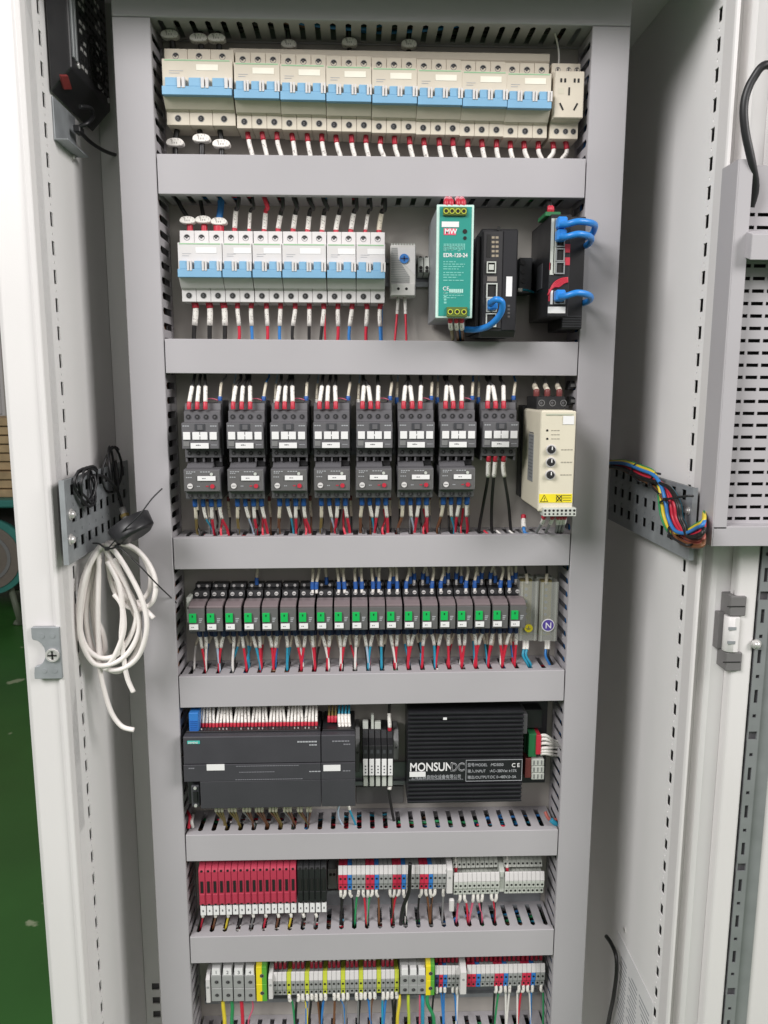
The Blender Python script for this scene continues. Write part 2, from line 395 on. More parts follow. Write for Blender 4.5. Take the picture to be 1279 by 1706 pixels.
# slotted rail up the door
hz = []
xr0, xr1 = dx(1222), dx(1238)
xm = (xr0+xr1)/2
for i in range(64):
    z = 0.30+i*0.0252
    if i % 7 == 3: hz.append((xm-0.0052, xm+0.0052, z-0.0052, z+0.0052))
    elif i % 2: hz.append((xm-0.0022, xm+0.0022, z-0.0085, z+0.0085))
    else: hz.append((xm-0.0022, xm+0.0022, z-0.0022, z+0.0022))
MB().perf((0, YD-0.001, 0), (1, 0, 0), (0, 0, 1), (0, 0.0015, 0), xr0, xr1, 0.30, 1.32, [q for q in hz if q[3] < 1.315], m_rail).build("slotted_rail", door)
MB().box(xr0+0.0008, xr1, YD+0.0035, YD+0.0045, 0.30, 1.32, m_char).build("rail_hole_shade", door)  # charcoal strip behind the slots, its colour standing in for their shade
MB().box(xr1, xr1+0.0015, YD-0.001, YD+0.0105, 0.30, 1.32, m_rail).box(xr1+0.0015, dx(1266), YD+0.0065, YD+0.0105, 0.30, 1.32, m_rail).build("rail_flange", door)
p = P(1259, 1073, YD-0.002)
MB().cyl(p, (0, -1, 0), 0.0062, 0.0015, m_steel, 14).ball(p+Vector((0, -0.0018, 0)), 0.0048, m_steel).build("screw", door)  # dark sheet added behind the holes, painted in place of their shade

hg = empty("hinge", P(1205, 1045, YF), "grey steel hinge with white knuckle joining post and door", "hinge")
zt, zb = P(1205, 988, YF).z, P(1200, 1110, YF).z
z1, z2 = P(1205, 1020, YF).z, P(1205, 1080, YF).z
xa, xb_ = P(1197, 1045, YF).x, P(1232, 1000, YF).x
for (a_, b_) in ((z1, zt), (zb, z2)):
    q = MB().box(xa+0.004, xb_, YF-0.0165, YF+0.008, a_, b_, M("hinge_grey", (110, 108, 108), 0.5)); zc = (a_+b_)/2
    q.build("bracket_end", hg, 0.0008)
    MB().box(xa, xb_-0.002, YF-0.0171, YF-0.0166, zc-0.0006, zc+0.0006, m_hole).build("seam", hg)
for zc in (zt+0.002, zb-0.003):
    MB().cyl((xb_-0.003, YF-0.006, zc-0.002), (0, 0, 1), 0.0025, 0.005, m_steel).cyl((xb_-0.009, YF-0.006, zc-0.002), (0, 0, 1), 0.0025, 0.005, m_steel).build("screw_tip", hg)
MB().box(xa-0.002, xa+0.012, YF-0.002, YF+0.009, z2, z1, M("hinge_grey", (110, 108, 108), 0.5)).build("back_leaf", hg, 0.0008)
xk = P(1213, 1050, YF-0.012).x
kn = MB(); kn.cyl((xk+0.004, YF-0.010, z2+0.001), (0, 0, 1), 0.0085, z1-z2-0.002, m_post, 20); kn.box(xk+0.004, dx(1230, YF-0.016, 1050), YF-0.0185, YF-0.013, z2+0.001, z1-0.001, m_post)
kn.build("knuckle", hg, 0.0006)
for t in (0.3, 0.68):
    zz = z2+(z1-z2)*t
    MB().box(xk-0.003, xk+0.006, YF-0.0192, YF-0.0178, zz-0.0018, zz+0.0018, m_zinc).build("pin_slot", hg)

# vent housing on the door
YB = YD-0.002
vb = PX(1203, 281, P(1203, 281, YB).x); XB = vb.x
y1 = PX(1230, 267, XB).y
zt, zb = vb.z, P(1180, 900, YB).z
box = empty("vent_housing", (XB, YB, zb), "grey sheet metal vent housing with rows of slots fixed on the door", "vent housing")
MB().box(XB, XB+0.0015, y1, YB, zb, zt, m_duct).build("side_wall", box, 0.0004)
fx = XB+0.0165
MB().box(XB+0.0015, fx, y1, y1+0.0015, zb+0.02, zt, m_duct).build("front_flange", box, 0.0004)
MB().box(XB+0.0015, XB+0.25, y1, YB, zb, zb+0.0225, m_duct).build("bottom_rail", box, 0.0006)
YV = y1+0.022
rows = []
vz0, vz1 = zb+0.028, zt-0.05
nrow = 26
for i in range(nrow):
    zz = vz0+(vz1-vz0)*i/(nrow-1)
    for k in range(13): rows.append((fx+0.003+k*0.0165, fx+0.003+k*0.0165+0.0135, zz-0.0019, zz+0.0019))
MB().perf((0, YV, 0), (1, 0, 0), (0, 0, 1), (0, 0.0012, 0), fx, XB+0.25, zb+0.0225, zt, rows, m_duct).build("slotted_panel", box)
MB().box(fx-0.0015, fx, y1+0.0015, YV, zb+0.0225, zt, m_duct).build("inner_flange", box)
MB().box(fx, XB+0.25, YV+0.008, YV+0.009, zb+0.0225, zt, m_hole).build("filter_mat", box)
zc1, zc2 = P(1235, 383, y1-0.012).z, P(1235, 433, y1-0.012).z
MB().prism([(y1-0.012, zc2), (y1-0.012, zc1-0.004), (y1+0.004, zc1+0.002), (YV, zc1+0.004), (YV, zc2+0.006), (y1, zc2+0.004)], fx-0.002, XB+0.25, m_duct).build("canopy", box, 0.0006)
cb = MB().tube(spline([P(1250, 345, y1+0.014), P(1258, 312, y1+0.008), P(1252, 270, y1), P(1241, 215, y1-0.004), P(1240, 170, y1-0.006), P(1254, 132, y1-0.008), P(1280, 108, y1-0.01), P(1330, 140, y1)], 7), 0.0042, m_black, 10).build("cable")
tag(cb, "thick black cable looping up out of the vent housing", "cable")

# ================================================================== WIRE DUCTS
YC = -0.065
SLOTP = 0.0182
def finger_wall(mb, O, S, T, N, length_, depth, first, mat, pitch=SLOTP, a=0.0066, thick=0.0016, t0=0.007, t1=0.050, tip=0.0035):
    """slotted duct wall: O corner at the plate, S along the duct, T towards the cover, N outward normal (thickness goes inward)"""
    O, S, T, N = Vector(O), Vector(S), Vector(T), Vector(N)
    def q(poly):
        n = len(poly); vs = [O+S*p[0]+T*p[1] for p in poly]+[O+S*p[0]+T*p[1]-N*thick for p in poly]
        mb.add(vs, [tuple(range(n)), tuple(range(2*n-1, n-1, -1))]+[(i, (i+1) % n, (i+1) % n+n, i+n) for i in range(n)], mat)
    s0 = 0.0; c = first
    mb_edges = []
    while c+a < length_:
        mb_edges.append(c); c += pitch
    q([(0, 0), (length_, 0), (length_, t0), (0, t0)])
    prev = 0.0
    for c in mb_edges:
        q([(prev, t0), (c-a/2, t0), (c-a/2, t1), (c, t1+tip), (c, depth), (prev, depth)] if prev == 0 else [(prev, t1+tip), (prev+a/2, t1), (prev+a/2, t0), (c-a/2, t0), (c-a/2, t1), (c, t1+tip), (c, depth), (prev, depth)])
        prev = c
    q([(prev, t1+tip), (prev+a/2, t1), (prev+a/2, t0), (length_, t0), (length_, depth), (prev, depth)])
DUCTS = []
def hduct(tl, tr, bl, br, label, first=0.012, fill=26):
    L = (P(tl[0], tl[1], YC)+P(bl[0], bl[1], YC))/2; R_ = (P(tr[0], tr[1], YC)+P(br[0], br[1], YC))/2
    hgt = ((P(tl[0], tl[1], YC)-P(bl[0], bl[1], YC)).z+(P(tr[0], tr[1], YC)-P(br[0], br[1], YC)).z)/2
    ang = math.atan2(R_.z-L.z, R_.x-L.x)
    xc, zc, Wd = 0.0, (L.z+R_.z)/2, 0.5085
    root = empty("wire_duct", (xc, 0, zc), label, "wire duct", "horizontal wire ducts between the device rows")
    x0, x1 = -Wd/2, Wd/2; z0, z1 = zc-hgt/2, zc+hgt/2
    MB().prism([(YC, z0), (YC, z1), (YC+0.010, z1), (YC+0.010, z1-0.0015), (YC+0.0018, z1-0.0015), (YC+0.0018, z0+0.0015), (YC+0.010, z0+0.0015), (YC+0.010, z0)], x0, x1, m_duct).build("cover", root, 0.0006)
    f = MB()
    finger_wall(f, (x0+0.001, -0.0005, z1-0.0018), (1, 0, 0), (0, -1, 0), (0, 0, 1), Wd-0.002, 0.0600, first, m_duct)
    finger_wall(f, (x0+0.001, -0.0005, z0+0.0018), (1, 0, 0), (0, -1, 0), (0, 0, -1), Wd-0.002, 0.0600, first, m_duct)
    f.box(x0+0.001, x1-0.001, -0.0022, -0.0004, z0+0.0036, z1-0.0036, m_duct)
    f.build("slotted_base", root)
    root.rotation_euler = (0, -ang, 0)
    # loose wires lying in the duct, seen through its slots
    bm_ = MB()
    cols = ["black"]*9+["red", "blue", "teal", "brown", "brown", "grey", "green", "white", "blue", "red"]
    for k in range(fill*4):
        xs = x0+0.008+random.random()*(Wd-0.10); ln = random.uniform(0.05, 0.14); ln = min(ln, x1-0.008-xs)
        ya, yb = random.uniform(-0.050, -0.010), random.uniform(-0.050, -0.010)
        up_ = random.random() < 0.5
        za = (z1-0.0055-random.random()*0.008) if up_ else (z0+0.0065+random.random()*0.008)
        pts = [(xs+ln*i/4, ya+(yb-ya)*i/4, za-(0.002 if up_ else -0.002)*((i % 2)+J(0.4))) for i in range(5)]
        bm_.tube(spline(pts, 3), 0.0013+random.random()*0.0009, WM(random.choice(cols)), 5)
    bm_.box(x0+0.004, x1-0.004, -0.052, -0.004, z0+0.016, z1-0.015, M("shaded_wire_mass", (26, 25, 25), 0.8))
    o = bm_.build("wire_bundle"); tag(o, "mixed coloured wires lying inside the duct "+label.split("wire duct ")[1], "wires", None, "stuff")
    d = dict(z0=z0, z1=z1, zc=zc, first=x0+0.001+first); DUCTS.append(d); return d
D1 = hduct((258, 252), (978, 268), (262, 327), (975, 326), "grey slotted wire duct under the top breaker row")
D2 = hduct((272, 565), (966, 569), (276, 621), (962, 627), "grey slotted wire duct above the contactors")
D3 = hduct((288, 896), (950, 890), (290, 949), (947, 942), "grey slotted wire duct below the contactors")
D4 = hduct((300, 1127), (943, 1117), (302, 1180), (942, 1167), "grey slotted wire duct under the green flagged relays", 0.0105, 44)
D5 = hduct((307, 1390), (930, 1384), (308, 1437), (928, 1424), "grey slotted wire duct under the black controller", 0.0155, 44)
D6 = hduct((312, 1562), (922, 1548), (315, 1605), (920, 1592), "grey slotted wire duct under the rose red fuse terminals", 0.008, 40)
D7 = hduct((320, 1752), (912, 1740), (322, 1795), (912, 1783), "grey slotted wire duct at the bottom under the numbered terminals", 0.012, 20)
# the duct across the top and the two upright ones
def frame_duct(x0, x1, z0, z1, label, sides, first=0.01):
    root = empty("wire_duct", ((x0+x1)/2, 0, z0), label, "wire duct", "outer wire ducts framing the plate")
    MB().box(x0, x1, YC, YC+0.002, z0, z1, m_duct).build("cover", root, 0.0008)
    f = MB()
    for sd in sides:
        if sd == 'r': finger_wall(f, (x1-0.0016, -0.0005, z0), (0, 0, 1), (0, -1, 0), (1, 0, 0), z1-z0, 0.0622, first, m_duct, a=0.0085)
        if sd == 'l': finger_wall(f, (x0+0.0016, -0.0005, z0), (0, 0, 1), (0, -1, 0), (-1, 0, 0), z1-z0, 0.0622, first, m_duct, a=0.0085)
        if sd == 'b': finger_wall(f, (x0, -0.0005, z0+0.0016), (1, 0, 0), (0, -1, 0), (0, 0, -1), x1-x0, 0.0622, first, m_duct)
        if sd == 't': finger_wall(f, (x0, -0.0005, z1-0.0016), (1, 0, 0), (0, -1, 0), (0, 0, 1), x1-x0, 0.0622, first, m_duct)
    f.box(x0+0.002, x1-0.002, -0.0022, -0.0004, z0, z1, m_duct).build("slotted_base", root)
    return root
ZTOP = P(620, 35, YC).z
frame_duct(-0.2985, -0.2555, 0.40, ZTOP-0.0005, "grey upright wire duct beside the first breaker column", "lr", 0.010)
frame_duct(0.2555, 0.3005, 0.40, ZTOP-0.0005, "grey upright wire duct beside the black switch and ivory starter", "lr", 0.010)
frame_duct(-0.2985, 0.3005, ZTOP, ZTOP+0.046, "grey wire duct across the top above the cream breakers", "bt", 0.0145)
for k, (xx, zz0) in enumerate(((-0.277, 0.42), (0.278, 0.42))):
    bm_ = MB()
    for i in range(22):
        x_ = xx+J(0.016); y_ = random.uniform(-0.05, -0.008)
        bm_.tube(spline([(x_+J(0.003), y_+J(0.005), zz0+(ZTOP-zz0)*t/8) for t in range(9)], 3), 0.0018, WM(random.choice(["black", "black", "brown", "black", "black", "grey", "black", "brown", "blue"] if i != 9 else ["red"])), 5)
    tag(bm_.build("wire_bundle"), "mixed wires standing in the upright duct beside the "+("first breaker column" if k == 0 else "black switch"), "wires", None, "stuff")
bm_ = MB()
for i in range(20):
    bm_.tube(spline([(-0.24+0.48*t/6, random.uniform(-0.05, -0.01), ZTOP+random.uniform(0.006, 0.03)) for t in range(7)], 3), 0.0024, WM(random.choice(["black", "black", "brown", "blue", "black"])), 5)
tag(bm_.build("wire_bundle"), "mixed wires lying inside the top wire duct", "wires", None, "stuff")

# DIN rails
def din(x0, x1, z, label):
    MBs = MB(); pr = [(0.0, z-0.0125), (-0.0065, z-0.0125), (-0.0065, z-0.0175), (-0.0075, z-0.0175), (-0.0075, z-0.0115), (-0.001, z-0.0115), (-0.001, z+0.0115), (-0.0075, z+0.0115), (-0.0075, z+0.0175), (-0.0065, z+0.0175), (-0.0065, z+0.0125), (0, z+0.0125)]
    pr = [(y-0.0005, zz) for y, zz in pr]
    MBs.prism(pr, x0, x1, m_zinc)
    tag(MBs.build("din_rail"), label, "mounting rail", "steel mounting rails behind the devices")

# ================================================================== CIRCUIT BREAKERS
def screw_part(root, x, y, z, r=0.0038, n=12, name="terminal_screw", dark=None):
    q = MB(); q.ring((x, y+0.0003, z), (0, -1, 0), r, r*0.82, 0.0006, m_mid if dark is None else dark, n)
    q.cyl((x, y+0.0003, z), (0, -1, 0), r*0.82, 0.00035, m_hole, n); q.cyl((x-r*0.1, y, z), (0, -1, 0), r*0.42, 0.0003, m_char, 8)
    q.box(x-r*0.4, x+r*0.25, y-0.0005, y-0.0002, z-r*0.08, z+r*0.08, m_hole)
    return q.build(name, root)
def breaker(n, pw, mb, name="circuit_breaker"):
    root = empty(name, (0, 0, 0)); W = n*pw
    q = MB()
    prof = [(-0.007, 0.042), (-0.046, 0.042), (-0.0465, 0.0265), (-0.060, 0.0255), (-0.060, -0.015), (-0.051, -0.026), (-0.046, -0.0275), (-0.046, -0.042), (-0.007, -0.042)]
    for k in range(n):
        q.prism([(-0.007, 0.042), (-0.046, 0.042), (-0.0465, 0.0265), (-0.050, 0.0262), (-0.050, -0.0262), (-0.046, -0.0275), (-0.046, -0.042), (-0.007, -0.042)], -W/2+k*pw+0.00018, -W/2+(k+1)*pw-0.00018, mb)
    q.prism([(-0.0495, 0.0263), (-0.060, 0.0255), (-0.060, -0.015), (-0.0505, -0.0262)], -W/2+0.0002, W/2-0.0002, mb)
    q.build("body", root, 0.0004)
    q = MB(); q.box(-W/2+0.0006, W/2-0.0006, -0.0670, -0.0601, -0.0155, -0.0060, m_blue_t)
    for k in range(n):
        c = -W/2+(k+0.42)*pw; q.prism([(-0.0601, -0.006), (-0.0665, -0.006), (-0.0660, 0.0035), (-0.0601, 0.0045)], c-pw*0.26, c+pw*0.26, m_blue_t)
    q.build("toggle_bar", root, 0.0004)
    for k in range(n):
        c = -W/2+(k+0.84)*pw
        MB().box(c-pw*0.16, c-pw*0.02, -0.0678, -0.0601, -0.0080, 0.0035, m_white).box(c+pw*0.03, c+pw*0.16, -0.0678, -0.0601, -0.0080, 0.0035, m_white).build("toggle_guard", root, 0.0002)
    for k in range(n):
        c = -W/2+(k+0.5)*pw
        for z, y in ((0.0340, -0.0462), (-0.0345, -0.0461)): screw_part(root, c, y, z)
    MB().box(-W/2+pw*0.12, W/2-pw*0.12, -0.0603, -0.0598, 0.0235, 0.0248, M("pale_green_stripe", (150, 190, 150), 0.5)).build("green_stripe", root)
    lw = 0.0105 if n < 3 else 0.0125
    c = W*0.14 if n > 2 else W*0.18
    MB().box(c-lw, c+lw, -0.0604, -0.0599, 0.0135, 0.0200, m_sticker if mb is m_white else M("yellowed_sticker", (230, 226, 212), 0.5)).build("label_sticker", root)
    MB().box(-W/2+pw*0.3, -W/2+pw*0.75, -0.0603, -0.0598, 0.010, 0.0106, m_pale_ink).box(-W/2+pw*0.3, -W/2+pw*0.9, -0.0603, -0.0598, 0.0125, 0.0130, m_pale_ink).build("small_print", root)
    return root
def place(proto, loc, label=None, cat=None, group=None, first=[]):
    if proto.get("used"): o = copy_tree(proto)
    else: o = proto; proto["used"] = 1
    o.location = loc; tag(o, label, cat, group)
    return o
Z1 = lambda u: P(u, 150, -0.06).z
# top row: vertical centre from screw rows
def zrow(u, vt, vb, y): return (P(u, vt, y).z+P(u, vb, y).z)/2
din(-0.245, 0.25, zrow(600, 97, 208, -0.046), "steel mounting rail behind the cream breakers of the top row")
pb = breaker(3, 0.0269, m_cream)
xa, xb_ = P(270, 130, -0.06).x, P(387.5, 130, -0.06).x
sc_ = (xb_-xa)/(3*0.0269)
pb.scale = (sc_, 1, 1)
place(pb, ((xa+xb_)/2, 0, zrow(330, 99, 192, -0.046)), "big three-pole cream circuit breaker at the start of the top row", "circuit breaker", "circuit breakers")
edges = [390, 466.5, 542.8, 619, 694.8, 769.5, 844, 917.5]
pb3 = breaker(3, 0.0178, m_cream); cb_list = []
for i in range(7):
    v = 104+ (119-104)*(i+0.5)/7
    xa, xb_ = P(edges[i], 150, -0.06).x, P(edges[i+1], 150, -0.06).x
    o = place(pb3, ((xa+xb_)/2, 0, zrow((edges[i]+edges[i+1])/2, 103+i*2.6, 199+i*2.9, -0.046)), None, "circuit breaker", "circuit breakers")
    cb_list.append(o)
label_row(cb_list, "{} cream three-pole breaker with blue toggles from the left, in the run of seven")
SP1 = [(o.location.x+(k-1)*0.0178, o.location.z) for o in cb_list for k in range(3)]
# cream busbar cover behind the seven breakers
zz = P(640, 92, -0.03).z
q = MB(); xa, xb_ = P(382, 88, -0.03).x, P(915, 104, -0.03).x
q.prism([(-0.004, zz-0.009), (-0.028, zz-0.009), (-0.032, zz-0.004), (-0.032, zz+0.004), (-0.026, zz+0.006), (-0.004, zz+0.006)], xa, xb_, m_cream)
tag(q.build("busbar_cover", None, 0.0005), "long cream busbar cover strip behind the seven breakers", "busbar cover")
# modular socket at the end of the row
so = empty("power_socket", P(945, 165, -0.05)); tag(so, "cream five-hole mains socket module at the end of the top row", "power socket")
xa, xb_ = P(918.5, 170, -0.05).x, P(969, 170, -0.05).x; zc = zrow(944, 120, 216, -0.046)
q = MB(); q.prism([(-0.007, zc+0.042), (-0.046, zc+0.042), (-0.0465, zc+0.0300), (-0.056, zc+0.0290), (-0.056, zc-0.024), (-0.046, zc-0.025), (-0.046, zc-0.043), (-0.007, zc-0.043)], xa, xb_-0.002, m_cream); q.build("body", so, 0.0005)
MB().box(xa+0.0008, xb_-0.0004, -0.0595, -0.0561, zc-0.0235, zc+0.0285, m_cream).build("socket_face", so, 0.001)
xm = (xa+xb_)/2
for k, (dx_, dz_, tilt) in enumerate(((-0.0075, 0.018, 0), (0.0085, 0.018, 0), (0.000, 0.006, 0), (-0.0085, -0.011, 0.5), (0.0085, -0.011, -0.5))):
    q = MB()
    if k < 2: q.box(xm+dx_-0.0035, xm+dx_-0.0012, -0.0599, -0.0594, zc+dz_-0.0022, zc+dz_+0.0022, m_hole).box(xm+dx_+0.0012, xm+dx_+0.0035, -0.0599, -0.0594, zc+dz_-0.0022, zc+dz_+0.0022, m_hole)
    else:
        L_ = 0.0044; c_, s_ = math.cos(tilt), math.sin(tilt); t_ = 0.0010
        vs = [(xm+dx_+c_*a2-s_*b2*1.0, y2, zc+dz_+s_*a2*1.0+c_*b2) for y2 in (-0.0599, -0.0594) for a2, b2 in ((-t_, -L_), (t_, -L_), (t_, L_), (-t_, L_))]
        q.add(vs, [(0, 1, 2, 3), (7, 6, 5, 4), (0, 4, 5, 1), (1, 5, 6, 2), (2, 6, 7, 3), (3, 7, 4, 0)], m_hole)
    q.build("socket_hole", so)
MB().box(xm-0.013, xm-0.006, -0.0597, -0.0594, zc+0.003, zc+0.0095, M("faint_print", (196, 190, 172), 0.5)).build("small_print", so)
for dx_ in (-0.011, 0.002, 0.012): screw_part(so, xm+dx_, -0.0462, zc+0.0345, 0.0032)
for dx_ in (-0.010, 0.001, 0.0105): screw_part(so, xm+dx_, -0.0461, zc-0.0345, 0.0034)

# wires under the top row: red ferrule, white sleeve, into the duct below
ws = []
pts1 = SP1+[(P(917, 225, -0.03).x, zc), (P(938, 230, -0.03).x, zc)]
for i, (x, z) in enumerate(pts1):
    lean = 0.004 if i < 21 else -0.006
    ws.append(wire([(x+0.002+J(0.0008), -0.034+J(0.002), z-0.0425), (x+0.003+J(0.001), -0.034, z-0.055), (x+0.003+lean+J(0.001), -0.033, D1['z1']+0.004), (x+0.006+lean, -0.030, D1['z1']-0.02)], 0.0021, "white", (0.009, m_red), (0.026, m_sleeve), group="wires below the top breaker row"))
label_row(ws, "{} red ended white wire from the left below the top row breakers")
# oval cable markers above and below
def oval_marker(u, v, y, wpx, label, hgt=0.0062):
    c = P(u, v, y); s_ = (P(u+wpx/2, v, y).x-c.x)
    o = empty("cable_marker", c, label, "cable marker", "white oval cable markers")
    prof = []
    for k in range(16):
        g = 2*math.pi*k/16; prof.append((c.x+s_*math.copysign(abs(math.cos(g))**0.8, math.cos(g)), c.z+hgt*math.copysign(abs(math.sin(g))**0.9, math.sin(g))*(1 if math.sin(g) > 0 else 0.55)))
    MB().prism(prof, y-0.004, y+0.006, m_sleeve, 'y').build("tag_plate", o, 0.0012)
    for dx_ in (-0.28, -0.05, 0.22): MB().box(c.x+s_*dx_-0.0006, c.x+s_*dx_+0.0006, y-0.0042, y-0.0039, c.z-0.0006, c.z+0.0014, M("faded_ink", (168, 164, 160), 0.6)).build("printed_mark", o)
    return o
def plain_wire(pts, r, col, label, group=None, per=6, n=8):
    o = MB().tube(spline(pts, per), r, WM(col), n).build("wire", None)
    # keep its origin at its first point
    p0 = Vector(pts[0]); o.data.transform(Matrix.Translation(-p0)); o.location = p0
    return tag(o, label, "wire", group)
for i, (u, v) in enumerate(((283, 60), (331, 66), (361, 66))):
    oval_marker(u, v, -0.030, 30, "white oval cable marker on the "+ORD[i]+" feed cable over the big cream breaker")
    x = P(u+3, v, -0.026).x
    plain_wire([(x, -0.026, P(u, 90, -0.026).z-0.003), (x, -0.024, P(u, 70, -0.026).z), (x-0.002, -0.026, ZTOP+0.02)], 0.0036, "black", ORD[i]+" thick black feed cable dropping into the big cream breaker", "feed cables")
for i, (u, v) in enumerate(((481, 76), (582, 73), (681, 76))):
    oval_marker(u, v, -0.020, 26, "white oval cable marker above the "+["second", "third", "fourth"][i]+" breaker of the cream run")
    x = P(u, v, -0.016).x
    plain_wire([(x, -0.015, P(u, 84, -0.016).z), (x, -0.016, P(u, 66, -0.016).z), (x-0.001, -0.028, ZTOP+0.02)], 0.003, "black", "thick black cable above the "+["second", "third", "fourth"][i]+" breaker of the cream run", "feed cables")
for i, (u, v, u2) in enumerate(((292, 240, 295), (336, 233, 332), (369, 242, 366))):
    oval_marker(u, v, -0.034, 30, "white oval cable marker on the "+ORD[i]+" load cable under the big cream breaker")
    p0 = P(u2, 215, -0.03); p0.z = zrow(330, 99, 192, -0.046)-0.0425
    plain_wire([p0, P(u, 236, -0.03), P(u, 262, -0.03)], 0.0034, "black", ORD[i]+" thick black load cable leaving the big cream breaker", "load cables")
plain_wire([P(930, 116, -0.03), P(931, 92, -0.03), P(928, 70, -0.03), P(924, 55, -0.04)], 0.0012, "white", "thin white wire rising from the mains socket module", None)
plain_wire([P(970, 262, -0.02), P(973, 250, -0.02), P(978, 240, -0.03), P(990, 230, -0.03)], 0.003, "blue", "short blue wire end beside the socket at the duct corner", None)

# ---- second row
z2 = lambda u: zrow(u, 399, 488+ (493-488)*(u-300)/340, -0.046)
din(-0.235, 0.235, P(700, 455, -0.005).z, "steel mounting rail of the second row behind thermostat and power supply")
wd = [(297, 3), (370.5, 2), (420.5, 2), (470, 3), (543.5, 2), (593.5, 2), (641.5, 0)]
proto2 = {3: breaker(3, 0.0177, m_white), 2: breaker(2, 0.0177, m_white)}
SP2 = []; lst = {3: [], 2: []}
for i in range(6):
    xa, xb_ = P(wd[i][0], 450, -0.06).x, P(wd[i+1][0], 450, -0.06).x; n = wd[i][1]
    um = (wd[i][0]+wd[i+1][0])/2
    o = place(proto2[n], ((xa+xb_)/2, 0, z2(um)), None, "circuit breaker", "circuit breakers"); lst[n].append(o)
    for k in range(n): SP2.append(((xa+xb_)/2+(k-(n-1)/2)*0.0177, z2(um)))
lst[3][0]["label"] = "white three-pole breaker under three oval cable markers, start of second row"
lst[3][1]["label"] = "white three-pole breaker between two-pole breakers, middle of second row"
label_row(lst[2], "{} white two-pole breaker from the left in the second row")
wu = []; wl = []
lowcol = ["black", "black", "black", "red", "blue", "red", "blue", "black", "black", "black", "red", "blue", "red", "blue"]
for i, (x, z) in enumerate(SP2):
    if i < 3:
        u = (313, 339, 365)[i]; v = (369, 368, 371)[i]
        oval_marker(u, v, -0.036, 27, "white oval cable marker on the "+("third, blue" if i == 2 else ORD[i]+" black")+" feed over the second row", 0.0056)
        c = P(u, v, -0.030)
        wu.append(wire([(x+0.001, -0.032, z+0.0415), (x+0.001, -0.032, z+0.052), (c.x, -0.030, c.z+0.004), (c.x+(-0.010, -0.003, 0.002)[i], -0.026, D1['z0']-0.004), (c.x+(-0.018, -0.006, 0.002)[i], -0.026, D1['z0']+0.015)], (0.0026, 0.0026, 0.0045)[i], ("black", "black", "blue")[i], (0.010, m_red), None, group="wires above the second row"))
    else:
        c = "red" if i == 5 else "black"
        wu.append(wire([(x+0.002, -0.032, z+0.0415), (x+0.003+J(0.001), -0.032, z+0.050), (x+0.006+J(0.001), -0.036, z+0.068), (x+0.009+J(0.002), -0.044, D1['z0']-0.010), (x+0.008+J(0.003), -0.048, D1['z0']+0.001), (x+0.007+J(0.003), -0.042, D1['z0']+0.014)], 0.0027 if i not in (4, 12) else 0.0019, c, (0.006+J(0.001), m_red), (0.0185+J(0.003), m_cream_sleeve if i == 13 else m_sleeve), group="wires above the second row", sr=1.2, fr=1.25))
    c = lowcol[i]
    wl.append(wire([(x+0.004, -0.034, z-0.0415), (x+0.004+J(0.0015), -0.034, z-0.052), (x+0.002+J(0.003), -0.031, D2['z1']+0.006), (x+0.002+J(0.004), -0.030, D2['z1']-0.02)], 0.0030 if i < 3 else 0.0021, c, (0.007, m_red), (0.021, m_sleeve), group="wires below the second row", sr=1.35 if i > 2 else 1.3))
    if i in (2, 9, 13):
        wl.append(wire([(x+0.0055, -0.033, z-0.045), (x+0.0055, -0.0325, z-0.060), (x+0.0055, -0.031, D2['z1']+0.006), (x+0.007, -0.030, D2['z1']-0.02)], 0.0013, "black" if i == 2 else ("red" if i == 9 else "blue"), None, None, group="wires below the second row"))
label_row(wu, "{} wire from the left among those entering the second row breakers from above")
label_row(wl, "{} wire from the left among those hanging below the second row breakers")

# thermostat
th = empty("thermostat", P(671, 450, -0.04), "small pale grey cabinet thermostat with blue dial beside the white breakers", "thermostat")
a = P(650, 408, -0.040); b = P(692, 494, -0.040); x0, x1, zt, zb = a.x, b.x, a.z, b.z
q = MB(); q.box(x0, x1, -0.040, -0.008, zb, zt, M("thermostat_white", (200, 198, 194), 0.45)); q.build("body", th, 0.001)
for k in range(9): 
    xx = x0+0.002+k*(x1-x0-0.004)/8; MB().box(xx-0.0008, xx+0.0008, -0.038, -0.010, zt, zt+0.0022, m_pale).build("vent_rib", th)
for k in range(22):
    zz = zt-0.004-k*0.0021; xe = x0+0.010+max(0, (k-6))*0.0014
    MB().box(x0+0.001, min(xe, x0+0.024), -0.0406, -0.0399, zz-0.0006, zz+0.0006, m_tgrey).build("front_rib", th)
xd, zd = P(673, 431, -0.041).x, P(673, 431, -0.041).z
q = MB().prism([(x0+0.009, zt-0.003), (x1-0.001, zt-0.003), (x1-0.001, zt-0.036), (x0+0.025, zt-0.030), (x0+0.010, zt-0.017)], -0.0409, -0.0398, m_white, 'y'); q.build("scale_plate", th)
MB().cyl((xd, -0.0405, zd), (0, -1, 0), 0.0058, 0.002, m_blue, 16).box(xd-0.0045, xd+0.0045, -0.0429, -0.0424, zd-0.0008, zd+0.0008, m_navy).box(xd-0.0008, xd+0.0008, -0.0429, -0.0424, zd-0.003, zd+0.003, m_navy).build("dial", th)
MB().box(x0+0.001, x1-0.001, -0.0425, -0.0400, zb+0.001, zb+0.0155, M("thermostat_white", (200, 198, 194), 0.45)).build("terminal_cover", th, 0.0005)
for dx_ in (-0.006, 0.004): MB().cyl((xd+dx_-0.001, -0.0422, zb+0.009), (0, -1, 0), 0.0018, 0.0005, m_hole, 8).build("terminal_screw", th)
